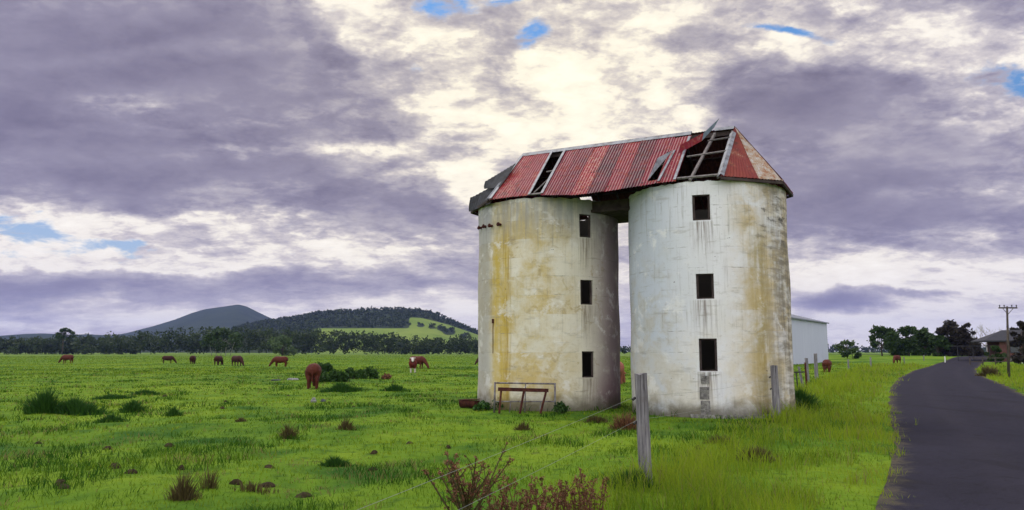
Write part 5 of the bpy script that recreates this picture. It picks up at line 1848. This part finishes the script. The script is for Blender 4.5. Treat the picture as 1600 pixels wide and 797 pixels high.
clump_px('dock_clump', 286, 782, 40, 36, 'dark blackish dock clump near the lower left', 'dock', 'deaddark', 24, 380, group=dk)
clump_px('dock_clump', 326, 768, 24, 34, 'thin reddish dock stems right of the blackish clump', 'dock', 'deaddark', 25, 90, group=dk)
clump_px('dock_clump', 393, 768, 60, 17, 'low spreading reddish dock patch', 'dock', 'deaddark', 26, 170, group=dk)
clump_px('dock_clump', 976, 669, 42, 26, 'bushy russet clump behind the nearest fence post', 'dock', 'dead', 27, 420, group=dk)
clump_px('dock_clump', 931, 660, 30, 12, 'faint brown clump in front of the left silo', 'dock', 'deaddark', 28, 350, group=dk)
clump_px('dock_clump', 817, 671, 22, 12, 'tiny russet clump in front of the hay rack', 'dock', 'deaddark', 29, 250, group=dk)
clump_px('dock_clump', 1180, 722, 60, 22, 'brown matted clump on the verge below the right silo', 'dock', 'deaddark', 30, 600, group=dk)
clump_px('dock_clump', 1125, 697, 40, 16, 'dark twiggy clump between the two nearest fence posts', 'dock', 'deaddark', 31, 400, group=dk)
clump_px('dock_clump', 540, 672, 24, 16, 'small brown and green clump in mid paddock, farthest right', 'dock', 'deaddark', 32, 250, group=dk)
clump_px('dock_clump', 376, 662, 16, 8, 'tiny reddish dock tuft in mid paddock', 'dock', 'deaddark', 33, 160, group=dk)
clump_px('dock_clump', 1546, 588, 30, 16, 'straw brown grass clump on the right verge of the bend', 'dock', 'deaddark', 34, 500, group=dk)


def thistle(px, depth, hgt, label, seed, nb=6, spread=.5, branchy=False):
    x_ = (px - CX) / F_PX * depth / 1.035
    p = Vector((x_, depth, tz(x_, depth)))
    r = random.Random(seed)
    root = empty('dead_thistle', p)
    tag(root, label, 'thistle', 'dead thistles in the foreground')
    st = MB()
    tips = []
    if branchy:
        st.tube([(0, 0, -.03), (.01, 0, hgt * .25), (.0, .01, hgt * .55)], [.026, .021, .014], 7)
    for k_ in range(nb):
        a = 2 * PI * k_ / nb + r.uniform(-.4, .4)
        l_ = hgt * r.uniform(.55, 1.0)
        ox, oy = math.cos(a) * spread * l_ * r.uniform(.35, 1), math.sin(a) * spread * l_ * r.uniform(.35, 1)
        if branchy:
            z0_ = hgt * r.uniform(.06, .50)
            b0 = Vector((0, 0, z0_)); l_ = max(l_, z0_ + .22)
        else:
            b0 = Vector((ox * .35, oy * .35, -.03))
        p1 = b0 + Vector((ox * .45, oy * .45, (l_ - b0.z) * .45)); p2 = Vector((b0.x + ox, b0.y + oy, l_))
        w_ = r.uniform(.010, .014) if branchy else r.uniform(.006, .009)
        st.tube([b0, p1, p2], [w_, w_ * .75, w_ * .45], 5)
        tips.append((p2, .028))
        for _ in range(5 if branchy else 4):
            t = r.uniform(.3, .95)
            q = p1.lerp(p2, max(0, t * 2 - 1)) if t > .5 else b0.lerp(p1, t * 2)
            e_ = q + Vector((r.uniform(-.11, .11), r.uniform(-.11, .11), r.uniform(.02, .14)))
            st.tube([q, e_], [.005, .003], 4)
            tips.append((e_, r.uniform(.012, .026)))
        for _ in range(14):
            t = r.uniform(.25, 1)
            tips.append((p1.lerp(p2, max(t * 2 - 1, 0)) + Vector((r.uniform(-.02, .02), r.uniform(-.02, .02), 0)), .015))
    so = st.build('stem', M['deaddark' if branchy else 'dead'], root)
    a2 = so.data.attributes.new("tint", 'FLOAT', 'POINT')
    a2.data.foreach_set("value", [r.uniform(0, .5) for _ in so.data.vertices])
    cs = np.array([tuple(t[0]) for t in tips])
    rg = np.random.default_rng(seed)
    V, Fc, ti = leaves(cs, np.array([t[1] for t in tips]), len(cs) * 7, .013, rg, 1.0, .2)
    sh_ = np_mesh('seed_head', V, Fc, M['dead'], root, tint=np.clip(ti * 1.3 - .1, 0, 1))
    sh_['kind'] = 'stuff'
    rg = np.random.default_rng(seed + 50)
    V, T, ti = np_blades(70, .22, hgt * .45, .012, .8, rg)
    np_mesh('basal_leaf', V, T, M['rush'], root, tint=np.clip(ti + .3, 0, 1))


thistle(730, 8.0, .93, 'big open branched dead thistle, leftmost in the foreground', 1, 17, .62, True)
labs = [('short dead thistle stem right of the branched one', 768, 8.4, .60), ('dense rusty dead thistle in the left of the foreground row', 792, 8.1, .68),
        ('low dead thistle with many thin stems between two taller ones', 808, 8.6, .56), ('upright dead thistle with pale pink seed heads', 826, 8.3, .66),
        ('tallest rusty dead thistle in the middle of the foreground row', 846, 8.0, .74), ('small crooked dead thistle behind the row middle', 858, 8.7, .58),
        ('crowded dead thistle right of the row middle', 874, 8.2, .70), ('dark thin dead thistle near the right end of the row', 893, 8.4, .66),
        ('spreading dead thistle second from the right end', 908, 8.1, .64), ('last dead thistle at the right end of the foreground row', 924, 8.3, .70)]
for i, (lab, px, dd, hh) in enumerate(labs):
    thistle(px, dd, hh * .96, lab, 10 + i, 6, .32)


def stone(px, py, wpx, hpx, mat, label, seed):
    p = spot(px, py); s = p.y / F_PX
    bm = bmesh.new()
    bmesh.ops.create_icosphere(bm, subdivisions=3, radius=1)
    r = random.Random(seed)
    for v in bm.verts:
        k_ = 1 + .22 * math.sin(v.co.x * 3 + seed) * math.cos(v.co.y * 4) + .12 * math.sin(v.co.z * 7 + seed) + r.uniform(-.03, .03)
        v.co = Vector((v.co.x * wpx * s / 2, v.co.y * wpx * s / 2.5, max(v.co.z, -.5) * hpx * s / 1.5)) * k_
        v.co.z += hpx * s * .3
    me = bpy.data.meshes.new('stone'); bm.to_mesh(me); bm.free()
    me.materials.append(M[mat])
    o = bpy.data.objects.new('stone', me); COL.objects.link(o); o.location = p
    tag(o, label, 'stone')


stone(490, 629, 9, 7, 'stone', 'pale upright stone lying on the open grass', 1)
stone(505, 628, 9, 4, 'darkstone', 'dark bluish stone lying next to the pale stone', 2)
stone(458, 595, 18, 3, 'stone', 'long pale grey slab in the grass left of the nearest red cow', 3)
stone(432, 596, 14, 3, 'darkstone', 'flat dark rock left of the pale slab', 4)

# dung pats dotted over the paddock
M['dung'] = material('old dung', lambda g: g.ramp(g.noise(g.obj(), 9, 5, 0.65), [(0.3, (0.018, 0.013, 0.008)), (0.7, (0.06, 0.045, 0.025))]), 0.95, 0.08)
pats = []
for v_i in range(3):
    mb = MB()
    r = random.Random(300 + v_i)
    rings = [(1.0, 0.0), (.95, .35), (.72, .75), (.35, 1.0)]
    for q, z in rings:
        for i in range(14):
            a = 2 * PI * i / 14
            k_ = q * (1 + .16 * math.sin(a * 2 + v_i) + .10 * math.sin(a * 5 + v_i * 2) + r.uniform(-.05, .05))
            mb.v.append((k_ * math.cos(a) * .17, k_ * math.sin(a) * .15, z * .085 + r.uniform(-.008, .008) - .02))
    for j in range(3):
        for i in range(14): mb.f.append((j * 14 + i, j * 14 + (i + 1) % 14, (j + 1) * 14 + (i + 1) % 14, (j + 1) * 14 + i))
    mb.f.append(tuple(42 + i for i in range(14)))
    o_ = mb.build('dung_pat', M['dung']); pats.append(o_.data); bpy.data.objects.remove(o_, do_unlink=True)
pr_ = random.Random(91)
spots_ = [(352, 629), (347, 640), (94, 760), (100, 765), (420, 731), (180, 735), (640, 690), (585, 708), (475, 770), (205, 742), (1030, 745), (1090, 705), (700, 700), (60, 690)]
spots_ += [(pr_.uniform(10, 740), 580 + 190 * pr_.random() ** 1.6) for _ in range(20)]
for i, (px, py) in enumerate(spots_):
    o_ = bpy.data.objects.new('dung_pat', pats[i % 3])
    COL.objects.link(o_)
    o_.location = spot(px, py)
    o_.rotation_euler = (0, 0, pr_.uniform(0, 6))
    k_ = pr_.uniform(.35, .75); o_.scale = (k_, k_, pr_.uniform(.7, 1.2))
    tag(o_, 'small dark dung pat lying in the short paddock grass', 'dung pat', 'dung pats dotted over the paddock')

# ------------------------------------------------------------------ haze
hz = MB(); hz.box((0, 3700, 160), (12400, 8800, 330))
m = bpy.data.materials.new('haze air'); m.use_nodes = True
t = m.node_tree; t.nodes.clear()
pv = t.nodes.new('ShaderNodeVolumePrincipled'); ou = t.nodes.new('ShaderNodeOutputMaterial')
pv.inputs['Color'].default_value = (0.30, 0.39, 0.98, 1)
pv.inputs['Density'].default_value = 0.00007
pv.inputs['Anisotropy'].default_value = 0.0
t.links.new(pv.outputs[0], ou.inputs['Volume'])
o = hz.build('haze', m)
o.location = (0, 0, 0)
tag(o, kind='stuff')

# ------------------------------------------------------------------ view
scene.view_settings.view_transform = 'Standard'
scene.view_settings.look = 'None'
scene.view_settings.exposure = 0.1
scene.view_settings.gamma = 1.0
scene.cycles.max_bounces = 6
scene.cycles.volume_bounces = 0
scene.cycles.transparent_max_bounces = 4
